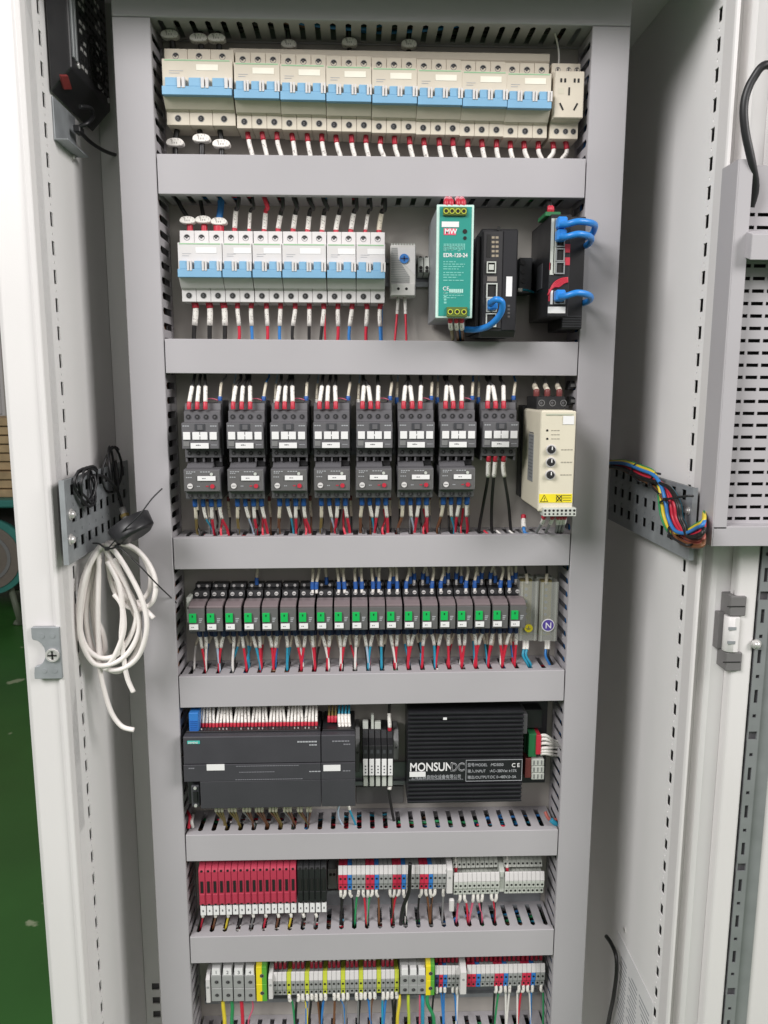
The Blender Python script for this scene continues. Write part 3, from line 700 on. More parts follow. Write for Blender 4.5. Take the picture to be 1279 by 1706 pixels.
for i, u in enumerate((662, 674)):
    p0 = P(u, 490, -0.025); wt = wire([p0, P(u+0.5, 500, -0.026), P((660, 676)[i], 540, -0.028), P((657, 677)[i], 575, -0.028), P((657, 677)[i], 590, -0.028)], 0.0015, "red", (0.005, m_brown), (0.020, m_sleeve), label=("first" if i == 0 else "second")+" red wire with white sleeve hanging under the thermostat", group="thermostat wires", sr=1.5)
# small grey feed-through terminals on the rail
tb = []
for i, u in enumerate((701, 711, 721)):
    c = P(u, 437, -0.030); o = empty("terminal_block", c, None, "terminal block", "small pale terminals beside the power supply"); tb.append(o)
    hw = 0.0032; q = MB(); q.prism([(-0.008, c.z+0.008), (-0.022, c.z+0.008), (-0.028, c.z+0.002), (-0.030, c.z-0.006), (-0.030, c.z-0.012), (-0.008, c.z-0.016)], c.x-hw, c.x+hw, m_pale); q.build("body", o, 0.0003)
    for y_, z_ in ((-0.0225, 0.0065), (-0.0302, -0.0065)): MB().cyl((c.x, y_+0.0005, c.z+z_), (0, -1, 0), 0.0022, 0.0012, m_hole, 8).build("terminal_screw", o)
    MB().box(c.x-0.002, c.x+0.002, -0.0308, -0.0302, c.z-0.0125, c.z-0.009, m_hole).build("clamp_hole", o)
label_row(tb, "{} of three small pale terminals on the rail beside the power supply")
q = MB(); a, b = P(696, 452, -0.012), P(728, 462, -0.012); q.box(a.x, b.x, -0.012, -0.0085, b.z, a.z, m_zinc); tag(q.build("rail_clamp"), "bright rail clamp under the small pale terminals", "rail clamp")

# ---- power supply
YP = -0.118
ps = empty("power_supply", P(755, 440, YP), "tall teal fronted power supply with pale edge and green plug connectors", "power supply")
a, b = P(728.5, 341, YP), P(789.5, 529, YP); x0, x1, zt, zb = a.x, P(787, 440, YP).x, P(757, 341, YP).z, P(757, 530, YP).z
q = MB().box(x0+0.0005, x1-0.0005, YP+0.003, -0.008, zb+0.001, zt-0.001, m_zinc); q.build("metal_case", ps, 0.0006)
MB().box(x0-0.0006, x1+0.0006, YP-0.0005, YP+0.003, zb, zt, m_mint).build("front_frame", ps, 0.0006)
MB().box(x0+0.0026, x1-0.0022, YP-0.0012, YP-0.0004, zb+0.0024, zt-0.0024, m_teal).build("front_label", ps)
W_ = x1-x0
yl = YP-0.0014
for (u0, u1, v0, v1, n, nm) in ((738, 777, 345, 359.5, 4, "input_plug"), (744, 778, 511.5, 528, 3, "output_plug")):
    A, B = P(u0, v0, YP-0.003), P(u1, v1, YP-0.003); q = MB().box(A.x, B.x, YP-0.004, YP+0.012, B.z, A.z, m_plug); q.build(nm, ps, 0.0004)
    for k in range(n):
        xx = A.x+(B.x-A.x)*(k+0.5)/n; zz = (A.z+B.z)/2
        MB().cyl((xx, YP-0.0038, zz), (0, -1, 0), 0.0031, 0.0006, m_hole, 10).ring((xx, YP-0.0038, zz), (0, -1, 0), 0.0031, 0.0022, 0.0012, m_lime, 10).build("plug_screw", ps)
A, B = P(735.5, 369.5, YP), P(764, 379, YP); MB().box(A.x, B.x, yl-0.0003, yl+0.0004, B.z, A.z, m_sticker).build("label_sticker", ps)
A, B = P(739, 381, YP), P(759, 392, YP); MB().box(A.x, B.x, yl-0.0002, yl+0.0004, B.z, A.z, M("logo_red", (222, 84, 110), 0.5)).build("logo_plate", ps)
text("logo_lettering", "MW", 0.0078, A.x+0.0008, yl-0.0003, B.z+0.0012, m_sticker, ps, sx=1.0, bold=0.0002)
A = P(738, 428.5, YP); text("lettering", "EDR-120-24", 0.0062, A.x, yl, A.z, m_sticker, ps, sx=0.90, bold=0.00012)
A = P(737, 484, YP); text("lettering", "CE", 0.0062, A.x, yl, A.z, m_sticker, ps, sx=1.0)
mi = M("mint_print", (120, 190, 178), 0.5)
for vv, ln in ((412, .8), (416, .8), (437, .5), (441, .85), (445, .8), (449, .6), (455, .8), (459, .7), (463, .55), (468, .8), (489, .7), (493, .8), (497, .5)):
    A = P(738, vv, YP); x = A.x; q = MB(); end = A.x+ (W_-0.012)*ln
    while x < end:
        l_ = random.uniform(0.0015, 0.005); q.box(x, min(x+l_, end), yl-0.0001, yl+0.0003, A.z, A.z+0.0010, mi); x += l_+random.uniform(0.0006, 0.0014)
    q.build("small_print", ps)
q = MB()
for k in range(14):
    A = P(739+k*2.6, 406, YP); q.box(A.x, A.x+0.0009, yl-0.0001, yl+0.0003, A.z-random.uniform(0.005, 0.009), A.z, mi)
q.build("small_print", ps)
q = MB()
for k in range(7):
    A = P(748+k*3.4, 480, YP); q.box(A.x, A.x+0.0018, yl-0.0001, yl+0.0003, A.z-0.0055, A.z-0.0012, M("pale_mint_print", (176, 216, 206), 0.5))
for vv in (506, 501, 496, 490):
    A = P(739, vv, YP); q.box(A.x, A.x+0.003, yl-0.0001, yl+0.0003, A.z, A.z+0.0022, mi)
q.build("approval_marks", ps)
for u, v in ((774, 386), (774, 397)):
    A = P(u, v, YP); MB().cyl((A.x, yl+0.0004, A.z), (0, -1, 0), 0.0026 if v < 390 else 0.002, 0.0008, m_hole, 12).build("indicator", ps)
lb = []
for k, (u, u2) in enumerate(((743, 744), (751, 749), (763, 762), (771, 769))):
    p0 = P(u, 346, YP+0.004); p0.y = YP+0.003
    lb.append(wire([p0, p0+Vector((0, 0, 0.006)), P(u2, 336, YP+0.012)+Vector((0, 0, 0.002)), P(u2, 333, YP+0.030)+Vector((0, 0, 0.002)), P(u2, 340, -0.055), Vector((P(u2, 340, -0.055).x, -0.036, D1['z0']+0.012))], 0.0022, "white", (0.0085, m_red), (0.014, printed("pink_sleeve", (226, 176, 182), (190, 60, 84), 0.5, 300)), group="power supply wires", sr=1.5))
label_row(lb, "{} red and white wire over the top plug of the teal power supply")
lb = []
for k, (u, c) in enumerate(((750, "olive"), (760, "brown"), (769, "brown"))):
    p0 = P(u, 529, YP+0.006)
    lb.append(wire([p0, P(u, 540, YP+0.012), P(u+3-k, 556, YP+0.03), P(u+4-k, 572, -0.04), P(u+4-k, 585, -0.035)], 0.0019, c, (0.006, m_red), (0.012, m_sleeve), group="power supply wires", sr=1.5))
label_row(lb, "{} wire from the left under the bottom plug of the teal power supply")

# ---- black controller with ports
YK = -0.100
kc = empty("network_controller", P(832, 470, YK), "tall black controller with two network ports, beside the teal power supply", "controller")
A, B = P(801.5, 376.5, YK), P(862, 562, YK); x0, x1, zt, zb = A.x, P(861, 470, YK).x, A.z, B.z
MB().prism([(-0.008, zt-0.004), (YK+0.005, zt-0.002), (YK, zt-0.004), (YK, zb+0.007), (YK+0.007, zb), (-0.02, zb+0.003), (-0.008, zb+0.012)], x0+0.0012, x1, m_black).build("body", kc, 0.0008)
MB().box(x0-0.0035, x0+0.0012, YK+0.012, -0.010, zb+0.006, zt-0.009, m_black).build("side_ridge", kc, 0.0006)
xs = P(836, 470, YK).x
MB().box(x0+0.003, xs-0.0003, YK-0.0016, YK, zb+0.010, zt-0.006, M("port_panel_black", (44, 43, 45), 0.45)).build("port_panel", kc, 0.0005)
MB().box(xs+0.0004, x1-0.0012, YK-0.0012, YK, zb+0.008, zt-0.005, m_black2).build("side_panel", kc, 0.0005)
yk = YK-0.0018
A, B = P(811, 391, YK), P(816, 429, YK); MB().box(A.x, B.x, yk-0.0004, yk+0.0006, B.z, A.z, m_hole).build("display_slit", kc)
for r in range(5):
    for c in range(2):
        A = P(818.5+c*6.5, 396+r*7.6, YK); MB().box(A.x, A.x+0.0034, yk-0.0001, yk+0.0003, A.z-0.0014, A.z+0.0012, M("amber_print", (150, 138, 120), 0.5)).build("printed_mark", kc)
A = P(830, 381, YK); MB().cyl((A.x, yk+0.0006, A.z), (0, -1, 0), 0.0022, 0.001, m_hole, 12).build("screw_hole", kc)
def port(parent, u0, v0, u1, v1, y, name, frame=m_pale, depth=0.007):
    A, B = P(u0, v0, y), P(u1, v1, y); t = 0.0013
    q = MB().perf((0, y-0.0022, 0), (1, 0, 0), (0, 0, 1), (0, 0.0022, 0), A.x, B.x, B.z, A.z, [(A.x+t, B.x-t, B.z+t, A.z-t)], frame)
    q.box(A.x+t, B.x-t, y-0.0004, y, B.z+t, A.z-t, m_hole); return q.build(name, parent)
port(kc, 810.5, 436, 825.5, 455.5, yk, "square_port"); A, B = P(814, 441, yk), P(822, 450, yk)
MB().box(A.x, B.x, yk-0.0018, yk-0.0006, B.z, A.z, m_pale).build("port_core", kc)
A, B = P(811, 461, YK), P(827, 469, YK); MB().box(A.x, B.x, yk-0.0003, yk+0.0003, B.z, A.z, M("dim_print", (128, 122, 116), 0.5)).build("port_label", kc)
port(kc, 810, 472, 827.5, 497, yk, "network_port"); port(kc, 810, 497.5, 827, 520, yk, "network_port"); port(kc, 809, 522, 826, 545, yk, "network_port")
A, B = P(843, 461, YK), P(852, 494, YK); MB().box(A.x, B.x, YK-0.0016, YK-0.0010, B.z, A.z, m_sticker).build("label_sticker", kc)
q = MB()
for k in range(4): A = P(845, 508+k*6, YK); q.box(A.x, A.x+0.0028, YK-0.0015, YK-0.0011, A.z-0.0022, A.z, M("dark_print", (88, 86, 86), 0.5))
q.build("small_print", kc)
eb = MB().tube(spline([P(818, 508, yk-0.002), P(818, 505, yk-0.020), P(826, 499, yk-0.034), P(836, 504, yk-0.034), P(834, 522, yk-0.026), P(817, 541, yk-0.014), P(795, 549, YK+0.004), P(768, 550, YK+0.02), P(768, 566, -0.05), P(768, 585, -0.045)], 8), 0.0037, m_eth, 10)
eth = empty("network_cable", P(818, 508, yk), "blue network cable curling out of the black controller down into the duct", "network cable", "blue network cables")
eb.build("cable", eth)
A = P(818, 509, yk); MB().box(A.x-0.0052, A.x+0.0052, yk-0.016, yk-0.0025, A.z-0.006, A.z+0.006, m_eth).build("plug", eth, 0.0015)

# antenna plug and thin teal cable
an = empty("small_coupler", P(877, 470, -0.03), "small dark coupler with thin teal lead beside the black switch", "coupler")
A, B = P(864, 430, -0.03), P(884, 490, -0.03); MB().box(A.x, B.x, -0.034, -0.008, B.z, A.z, m_char2).build("body", an, 0.001)
for k in range(3): A = P(871, 438+k*15, -0.034); MB().cyl((A.x, -0.034, A.z), (0, -1, 0), 0.003, 0.002, m_black, 10).build("socket", an)
MB().tube(spline([P(864, 483, -0.06), P(876, 483, -0.055), P(892, 488, -0.03), P(905, 489, -0.03)], 5), 0.0013, WM("teal"), 6).build("lead", an)
A = P(864, 483, -0.06); MB().box(A.x-0.001, A.x+0.004, -0.062, -0.058, A.z-0.002, A.z+0.002, m_sleeve).build("plug", an)

# ---- network switch
YS = -0.108
sw = empty("network_switch", P(930, 440, YS), "black rail mounted network switch with red marked ports and blue cables", "network switch")
x0, x1 = P(915, 440, YS).x, P(949, 440, YS).x; zt, zb = P(930, 357, YS).z, P(930, 527, YS).z
MB().box(x0, x1, YS, -0.010, zb, zt, m_black2).build("body", sw, 0.0008)
A = PX(890, 440, x0); B = PX(903, 440, x0)
MB().box(x0-0.0012, x0, YS+0.030, YS+0.058, zb+0.035, zt-0.05, m_char2).build("side_plate", sw, 0.0005)
xq0, xq1 = x1+0.0006, P(972, 440, -0.075).x
MB().box(xq0, xq1, -0.078, -0.010, zb-0.012, zt+0.004, m_black).build("heat_sink", sw, 0.0008)
for k in range(5): MB().box(xq0+0.001, xq1-0.001, -0.0795, -0.0781, zb-0.010+k*0.003, zb-0.0085+k*0.003, m_char2).build("fin", sw)
ys = YS-0.0006
for (u0, v0, u1, v1, m_, nm) in ((918.5, 364, 921.5, 458, m_pale, "edge_strip"), (923.5, 364, 926, 456, m_pale, "edge_strip"), (911.5, 511, 941, 522, m_sticker, "label_sticker"), (940.5, 407, 949, 421, m_red, "port_flag"), (940, 429, 948.5, 442, m_red, "port_flag"),
                            (917, 484, 920, 507, m_sticker, "edge_strip"), (912.5, 482, 915.5, 502, m_red, "edge_strip"), (912.5, 438, 917, 450, m_red, "port_flag")):
    A, B = P(u0, v0, YS), P(u1, v1, YS); MB().box(max(A.x, x0), min(B.x, x1), ys-0.0005, ys+0.0005, B.z, A.z, m_).build(nm, sw)
q = MB()
for k in range(5):
    q.tube(spline([P(912.5+k*1.5, 492-k*4, ys-0.0005), P(922+k*2, 473+k*1.2, ys-0.0008), P(934+k, 465+k*1.8, ys-0.0008), P(946, 463+k*1.6, ys-0.0005)], 4), 0.0011, m_red, 5)
q.build("red_stripe", sw)
port(sw, 925.5, 414, 939.5, 436, ys, "network_port", m_rail); port(sw, 925, 436.5, 939.5, 457, ys, "network_port", m_rail)
port(sw, 925.5, 367, 940, 389, ys, "network_port", m_rail); port(sw, 925.5, 390, 940, 412, ys, "network_port", m_rail); port(sw, 923, 485, 940.5, 507, ys, "network_port", m_rail)
A, B = P(906, 353, -0.09), P(931, 357, -0.09); MB().box(A.x, B.x, -0.098, -0.060, zt, zt+0.005, m_pcb).build("power_plug", sw, 0.0006)
lb = [wire([P(915+k*4, 353, -0.080), P(915+k*4, 346, -0.080), P(913+k*3, 338, -0.060), P(912+k*3, 328, -0.045)], 0.0018, "black", (0.007, m_red), None, group="switch power wires") for k in range(2)]
label_row(lb, "{} red ended wire entering the top of the black network switch")
def eth_loop(u, v, out_u, v2, label, back_v):
    o = empty("network_cable", P(u, v, ys), label, "network cable", "blue network cables")
    A = P(u, v, ys); MB().box(A.x-0.0055, A.x+0.006, ys-0.014, ys-0.002, A.z-0.0062, A.z+0.0062, m_eth).build("plug", o, 0.0016)
    MB().tube(spline([P(u, v, ys-0.008), P(u+14, v-1, ys-0.022), P(u+32, v2-6, ys-0.026), P(out_u-6, v2-3, ys-0.018), P(out_u-1, v2+3, ys+0.004), P(out_u-8, back_v, ys+0.028), P(out_u-24, back_v+4, -0.055), P(out_u-32, back_v+6, -0.03)], 8), 0.0037, m_eth, 10).build("cable", o)
eth_loop(932, 374, 992, 375, "topmost blue network cable looping out of the black switch", 392)
eth_loop(931, 395, 986, 396, "second blue network cable from the top on the black switch", 408)
eth_loop(929, 494, 985, 494, "lowest blue network cable looping out of the black switch", 503)

# ================================================================== CONTACTORS (third row)
din(-0.245, 0.16, P(550, 735, 0).z, "steel mounting rail behind the contactors")
def contactor():
    r = empty("contactor", (0, 0, 0)); w2 = 0.0222
    q = MB(); q.prism([(-0.008, 0.034), (-0.058, 0.034), (-0.060, 0.026), (-0.066, 0.024), (-0.066, 0.0115), (-0.082, 0.0105), (-0.082, -0.021), (-0.067, -0.022), (-0.067, -0.0330), (-0.008, -0.0330)], -w2, w2, m_char); q.build("body", r, 0.0005)
    MB().box(w2-0.0045, w2+0.0018, -0.056, -0.010, -0.031, 0.037, m_char2).build("side_block", r, 0.0005)
    for k in range(5): MB().box(-w2+k*0.0105+(0 if k < 4 else 0), -w2+k*0.0105+0.0022, -0.065, -0.012, -0.0385, -0.0331, m_char).build("foot", r)
    for k in range(4):
        x = -0.0165+k*0.0108
        screw_part(r, x, -0.0662, 0.0172, 0.0034, 10, dark=m_char2); screw_part(r, x, -0.0672, -0.0275, 0.0030, 10, dark=m_char2)
        q = MB(); xx = -0.0160+k*0.0107+(0.0006 if k == 1 else (-0.0006 if k == 2 else 0)); q.box(xx-0.0043, xx+0.0043, -0.0838, -0.0819, -0.0098, -0.0005, m_sticker)
        if k == 1: q.box(xx+0.0043, xx+0.0052, -0.0838, -0.0819, -0.0060, -0.0040, m_sticker)
        q.build("marker_tile", r, 0.0003)
    MB().box(-0.0058, 0.0062, -0.0832, -0.0819, 0.0012, 0.0095, m_char2).box(-0.0030, 0.0040, -0.0838, -0.0831, 0.0020, 0.0085, m_char).build("centre_latch", r, 0.0003)
    MB().box(-0.0115, 0.0103, -0.0840, -0.0826, -0.0205, -0.0138, m_sticker).build("label_sticker", r, 0.0002)
    MB().box(-0.0050, -0.0035, -0.0842, -0.0839, -0.0170, -0.0158, m_ink).box(-0.0030, -0.0012, -0.0842, -0.0839, -0.0170, -0.0156, m_ink).box(-0.0006, 0.0006, -0.0842, -0.0839, -0.0170, -0.0160, m_ink).build("printed_mark", r)
    q = MB()
    for x0 in (-0.0208, 0.0125):
        for k in range(3): q.box(x0+k*0.0028, x0+k*0.0028+0.0022, -0.0823, -0.0818, 0.0062, 0.0074, m_pale_ink)
    q.box(0.0130, 0.0200, -0.0823, -0.0818, -0.0165, -0.0160, m_pale_ink); q.build("small_print", r)
    MB().box(-0.0205, -0.0133, -0.0826, -0.0818, -0.0180, -0.0118, m_mid).build("side_key", r)
    return r
def overload():
    r = empty("overload_relay", (0, 0, 0)); w2 = 0.0222
    q = MB(); q.prism([(-0.008, 0.016), (-0.070, 0.016), (-0.0825, 0.015), (-0.0825, -0.0125), (-0.076, -0.0135), (-0.074, -0.0225), (-0.070, -0.0235), (-0.008, -0.0235)], -w2, w2, m_char); q.build("body", r, 0.0005)
    MB().prism([(-0.020, 0.022), (-0.060, 0.022), (-0.071, 0.016), (-0.020, 0.016)], -w2+0.001, w2-0.011, m_char).build("bridge", r, 0.0004)
    MB().box(w2-0.010, w2-0.0005, -0.058, -0.02, 0.0165, 0.024, m_black).build("end_block", r, 0.0005)
    for k in range(3): MB().box(-w2+0.0035+k*0.0102, -w2+0.0085+k*0.0102, -0.058, -0.045, 0.022, 0.030, m_black).build("pin", r)
    MB().box(-w2+0.0006, w2-0.0006, -0.0845, -0.0826, -0.0118, 0.0142, m_smoke).build("window_cover", r, 0.0006)
    MB().box(w2-0.0012, w2-0.0007, -0.0850, -0.0840, -0.0100, 0.0130, m_mid).build("cover_edge", r)
    MB().cyl((-0.0143, -0.0844, -0.0052), (0, -1, 0), 0.0034, 0.0014, m_white, 14).box(-0.0166, -0.0120, -0.0861, -0.0857, -0.0056, -0.0048, m_ink).build("dial", r)
    MB().box(-0.0048, 0.0172, -0.0862, -0.0846, 0.0015, 0.0072, m_sticker).build("label_sticker", r, 0.0002)
    MB().box(0.0008, 0.0030, -0.0864, -0.0861, 0.0040, 0.0050, m_ink).box(0.0036, 0.0052, -0.0864, -0.0861, 0.0040, 0.0050, m_ink).build("printed_mark", r)
    MB().cyl((0.0123, -0.0844, 0.0096), (0, -1, 0), 0.0019, 0.002, m_pale, 10).build("test_button", r)
    MB().cyl((0.0130, -0.0844, -0.0054), (0, -1, 0), 0.0029, 0.002, m_red, 6).box(0.0050, 0.0082, -0.0848, -0.0844, -0.0060, -0.0048, m_red).build("stop_button", r)
    q = MB()
    for (x0, z0_, n, d) in ((-0.0185, 0.0118, 4, 0.003), (-0.0185, 0.0098, 3, 0.0024), (-0.0015, 0.0118, 4, 0.0032), (-0.019, 0.005, 3, 0.0026), (-0.006, -0.006, 2, 0.002)):
        for k in range(n): q.box(x0+k*d, x0+k*d+d*0.7, -0.0848, -0.0844, z0_, z0_+0.001, m_pale_ink)
    q.build("small_print", r)
    for k in range(4): screw_part(r, -0.0160+k*0.0107, -0.0752, -0.0182, 0.0034, 10, dark=m_char2)
    return r
pc, po = contactor(), overload()
cpx = [332.3, 407.3, 480, 551.7, 623.6, 694, 764, 835]; opx = [335.7, 408.5, 481, 552.7, 622.3, 692.3, 762]
CC = []; OO = []
sw_pos = D2['first']
for i, u in enumerate(cpx):
    v = 719 if i > 3 else 720; v = 720-0.3*i
    c = P(u, v, -0.084); o = place(pc, (c.x, 0, c.z+0.0005), None, "contactor", "dark grey contactors"); CC.append(o)
for i, u in enumerate(opx):
    c = P(u, 803-0.5*i, -0.085); o = place(po, (c.x, 0, c.z), None, "overload relay", "dark grey overload relays"); OO.append(o)
CC[-1]["label"] = "dark grey contactor without an overload relay beside the ivory starter"
label_row(CC[:-1], "{} of the seven contactors that have an overload relay below", "dark grey contactors")
label_row(OO, "{} overload relay with red button from the left in the contactor row", "dark grey overload relays")
for i, o in enumerate(CC):
    x, z = o.location.x, o.location.z
    nm = ORD[i]
    L = []
    for k in range(3):
        xx = x-0.0150+k*0.0100+J(0.0006); lean = (0.003, 0.0012, -0.0008)[k] if i != 4 else (-0.001, -0.004, -0.004)[k]
        if i >= 4: lean = (0.002, -0.003, 0.001)[k]+J(0.001)
        L.append(wire([(xx, -0.068, z+0.0265), (xx, -0.067, z+0.034), (xx+lean, -0.058, z+0.056), (xx+lean*2+J(0.003), -0.046, D2['z0']-0.004), (xx+lean*2+J(0.004), -0.044, D2['z0']+0.014)], 0.0022, "black", (0.009, m_red), (0.0205, m_sleeve), group="contactor feed wires", sr=1.25, fr=1.35))
    label_row(L, "{} red ended white sleeved wire from the left on top of the "+nm+" contactor")
    xx = x+0.0205
    wire([(xx, -0.052, z+0.0335), (xx, -0.052, z+0.042), (xx+0.002+J(0.001), -0.046, z+0.060), (xx+0.004+J(0.002), -0.03, D2['z0']-0.002), (xx+0.004, -0.028, D2['z0']+0.012)], 0.0013, random.choice(["grey", "blue", "grey"]), (0.0085, m_bluef), (0.018, m_cream_sleeve), label="blue ended wire at the right top corner of the "+nm+" contactor", group="contactor coil wires", sr=1.5, fr=2.3)
    if i in (1, 2, 3, 4, 5, 6, 7):
        xx = x-0.0215+(0.002 if i < 5 else -0.001)
        wire([(xx, -0.040, z+0.032), (xx, -0.040, z+0.042), (xx+0.001, -0.036, z+0.058), (xx+0.002, -0.028, D2['z0']-0.002), (xx+0.003, -0.026, D2['z0']+0.012)], 0.0012, "pale", (0.008, m_bluef) if i > 4 else (0.006, m_sleeve), (0.020, m_cream_sleeve), label="pale sleeved wire behind the left top corner of the "+nm+" contactor", group="contactor coil wires", sr=1.5, fr=2.1)
    if i < 7: # thin link between the poles
        MBt = MB().tube(spline([(x+0.004, -0.056, z+0.039), (x+0.012, -0.058, z+0.0395), (x+0.0185, -0.056, z+0.0375)], 4), 0.0007, WM("pink"), 5).build("wire"); tag(MBt, "thin pink link wire across the top of the "+nm+" contactor", "wire", "contactor link wires")
AUX = []
for i, o in enumerate(OO):
    x, z = o.location.x, o.location.z; nm = ORD[i]; L = []
    cols = ["olive" if i in (0, 1, 3) else "brown", "pale" if i % 2 else "teal", "red", "red"]
    for k in range(4):
        xx = x-0.0145+k*0.0102; dn = (-0.003, 0.006, -0.002, 0.004)[k]
        L.append(wire([(xx, -0.060, z-0.0240), (xx, -0.058, z-0.0345), (xx+dn*0.4+J(0.001), -0.050, z-0.052), (xx+dn+J(0.002), -0.036, D3['z1']+0.003), (xx+dn+J(0.002), -0.030, D3['z1']-0.016)], 0.0019 if k != 1 else 0.0014, cols[k], (0.0105, m_bluef), (0.0185, m_sleeve if k else m_cream_sleeve), group="overload relay load wires", sr=1.25 if k != 1 else 1.6, fr=1.8 if k != 1 else 2.2))
    label_row(L, "{} blue ended wire from the left under the "+nm+" overload relay")
    L = []
    AUX.append((x, z))
    for k, xx in enumerate(()):
        L.append(wire([(xx, -0.030, z-0.026), (xx, -0.028, z-0.040), (xx+0.001, -0.026, z-0.056), (xx+0.001, -0.030, D3['z1']+0.002), (xx+0.002, -0.03, D3['z1']-0.016)], 0.0014, "black", (0.006, m_brown), (0.022, m_cream_sleeve), group="auxiliary wires behind the overload relays", sr=1.6))
collect()
for x, z in AUX:
    for xx in (x-0.004, x+0.0225):
        wire([(xx, -0.030, z-0.026), (xx, -0.028, z-0.040), (xx+0.001, -0.026, z-0.056), (xx+0.001, -0.030, D3['z1']+0.002), (xx+0.002, -0.03, D3['z1']-0.016)], 0.0014, random.choice(["black", "grey", "brown"]), (0.006, m_brown), (0.022, m_cream_sleeve), sr=1.6)
for x, z in AUX:
    for xx, c_ in ((x-0.016, "black"), (x+0.008, "black"), (x+0.015, "red")):
        wire([(xx, -0.040, z-0.030), (xx+J(0.001), -0.038, z-0.044), (xx+J(0.003), -0.034, z-0.058), (xx+J(0.004), -0.040, D3['z1']+0.002), (xx+0.002+J(0.004), -0.044, D3['z1']-0.016)], 0.0016, c_, None, (0.012, m_cream_sleeve), sr=1.4)
done_collect("pale sleeved auxiliary wires behind the overload relays")
# last contactor: three black leads going straight down
x, z = CC[-1].location.x, CC[-1].location.z; L = []
for k in range(3):
    uu = (813, 824, 838)[k]; xx = P(uu, 770, -0.06).x; u2 = (798, 819, 851)[k]
    L.append(wire([(xx, -0.064, z-0.0325), P(uu, 778, -0.060), P((812, 822, 841)[k], 800, -0.055), P((805, 819, 847)[k], 840, -0.045), P(u2, 882, -0.036), P(u2+5, 888, -0.040), P(u2+12, 900, -0.045)], 0.0020, "black", (0.008, m_red), (0.021, m_sleeve), group="leads of the last contactor", sr=1.45, fr=1.6))
label_row(L, "{} black lead with white sleeve under the contactor beside the ivory starter")
L = []
for k in range(3):
    uu = (812, 833, 854)[k]
    L.append(wire([P(uu-6, 884, -0.040), P(uu, 889, -0.045), P(uu+8, 896, -0.050)], 0.0014, ("red", "white", "white")[k], None, None, group="stray wires in the duct slots"))
label_row(L, "{} short stray wire lying in the duct slots below the last contactor")

# ---- soft starter
YT = -0.130
st = empty("soft_starter", P(928, 770, YT), "ivory motor soft starter with three black knobs and yellow warning label", "soft starter")
x0, x1 = P(899.5, 770, YT).x, P(956, 770, YT).x; zt, zb = P(930, 684, YT).z, P(930, 853, YT).z
MB().box(x0, x1, YT+0.004, -0.030, zb, zt, m_softw).build("housing", st, 0.0025)
MB().box(x0-0.0008, x1+0.0005, YT, YT+0.004, zb+0.0005, zt-0.0005, m_softw).build("front_cover", st, 0.0012)
MB().box(x0-0.002, x1+0.004, -0.030, -0.008, zb+0.004, zt+0.004, m_black).build("heat_sink", st, 0.0008)
MB().box(x0-0.0006, x0, YT+0.035, YT+0.062, zb+0.032, zt-0.030, M("grey_side_label", (128, 130, 132), 0.5)).build("side_label", st)
q = MB()
for k in range(14):
    zz = zb+0.037+k*0.0042; q.box(x0-0.0008, x0-0.0005, YT+0.037, YT+0.037+random.uniform(0.012, 0.023), zz, zz+0.0012, m_char)
q.build("side_print", st)
A, B = P(886, 663, -0.075), P(944, 682, -0.075)
MB().box(x0+0.003, x1-0.003, -0.090, -0.035, zt, zt+0.016, m_black).build("input_terminal", st, 0.0008)
for k in range(3):
    xx = x0+0.009+k*0.0135; screw_part(st, xx, -0.0902, zt+0.008, 0.004, 10)
A, B = P(910, 689, YT), P(958, 692, YT); MB().box(A.x, x1-0.003, YT-0.0006, YT, B.z, A.z, M("grey_green_print", (176, 178, 160), 0.5)).build("print_strip", st)
A, B = P(938, 693, YT), P(960, 707, YT); MB().box(A.x, x1-0.002, YT-0.0007, YT, B.z, A.z, m_sticker).build("label_sticker", st)
for v in (717, 731): A = P(911.5, v, YT); MB().cyl((A.x, YT+0.0002, A.z), (0, -1, 0), 0.0014, 0.0006, m_hole, 8).build("indicator", st)
for i, v in enumerate((749, 770, 791)):
    A = P(918-0.8*i, v, YT)
    MB().ring((A.x, YT, A.z), (0, -1, 0), 0.0062, 0.0048, 0.0008, m_white, 16).cyl((A.x, YT, A.z), (0, -1, 0), 0.0046, 0.005, m_black, 14, 0.0040).box(A.x-0.0006, A.x+0.0006, YT-0.0054, YT-0.0049, A.z, A.z+0.004, m_sticker).build("knob", st)
    q = MB()
    for k in range(4): q.box(A.x+0.012+k*0.0036, A.x+0.0148+k*0.0036, YT-0.0003, YT+0.0002, A.z-0.0008, A.z+0.0006, M("faint_grey_print", (160, 154, 140), 0.5))
    q.build("small_print", st)
for v in (717, 724, 731):
    A = P(918, v, YT); q = MB()
    for k in range(3): q.box(A.x+k*0.0036, A.x+k*0.0036+0.0028, YT-0.0003, YT+0.0002, A.z-0.0006, A.z+0.0005, _M["faint_grey_print"])
    q.build("small_print", st)
A, B = P(898, 823, YT), P(953, 837, YT)
MB().box(A.x, x1-0.0005, YT-0.0007, YT, B.z, A.z, m_yel).build("warning_label", st)
cx, cz = A.x+0.006, (A.z+B.z)/2
MB().prism([(cx-0.0048, cz-0.0042), (cx+0.0048, cz-0.0042), (cx, cz+0.0046)], YT-0.0010, YT-0.0007, m_hole, 'y').build("warning_triangle", st)
MB().prism([(cx-0.0036, cz-0.0035), (cx+0.0036, cz-0.0035), (cx, cz+0.0033)], YT-0.0012, YT-0.0010, m_yel, 'y').build("triangle_fill", st)
text("lettering", "!", 0.006, cx-0.0007, YT-0.00135, cz-0.0030, m_hole, st)
q = MB()
for sg in (-1, 1): q.tube([(cx+0.0145, YT-0.0009, cz-sg*0.004), (cx+0.0215, YT-0.0009, cz+sg*0.004)], 0.0005, m_hole, 5)
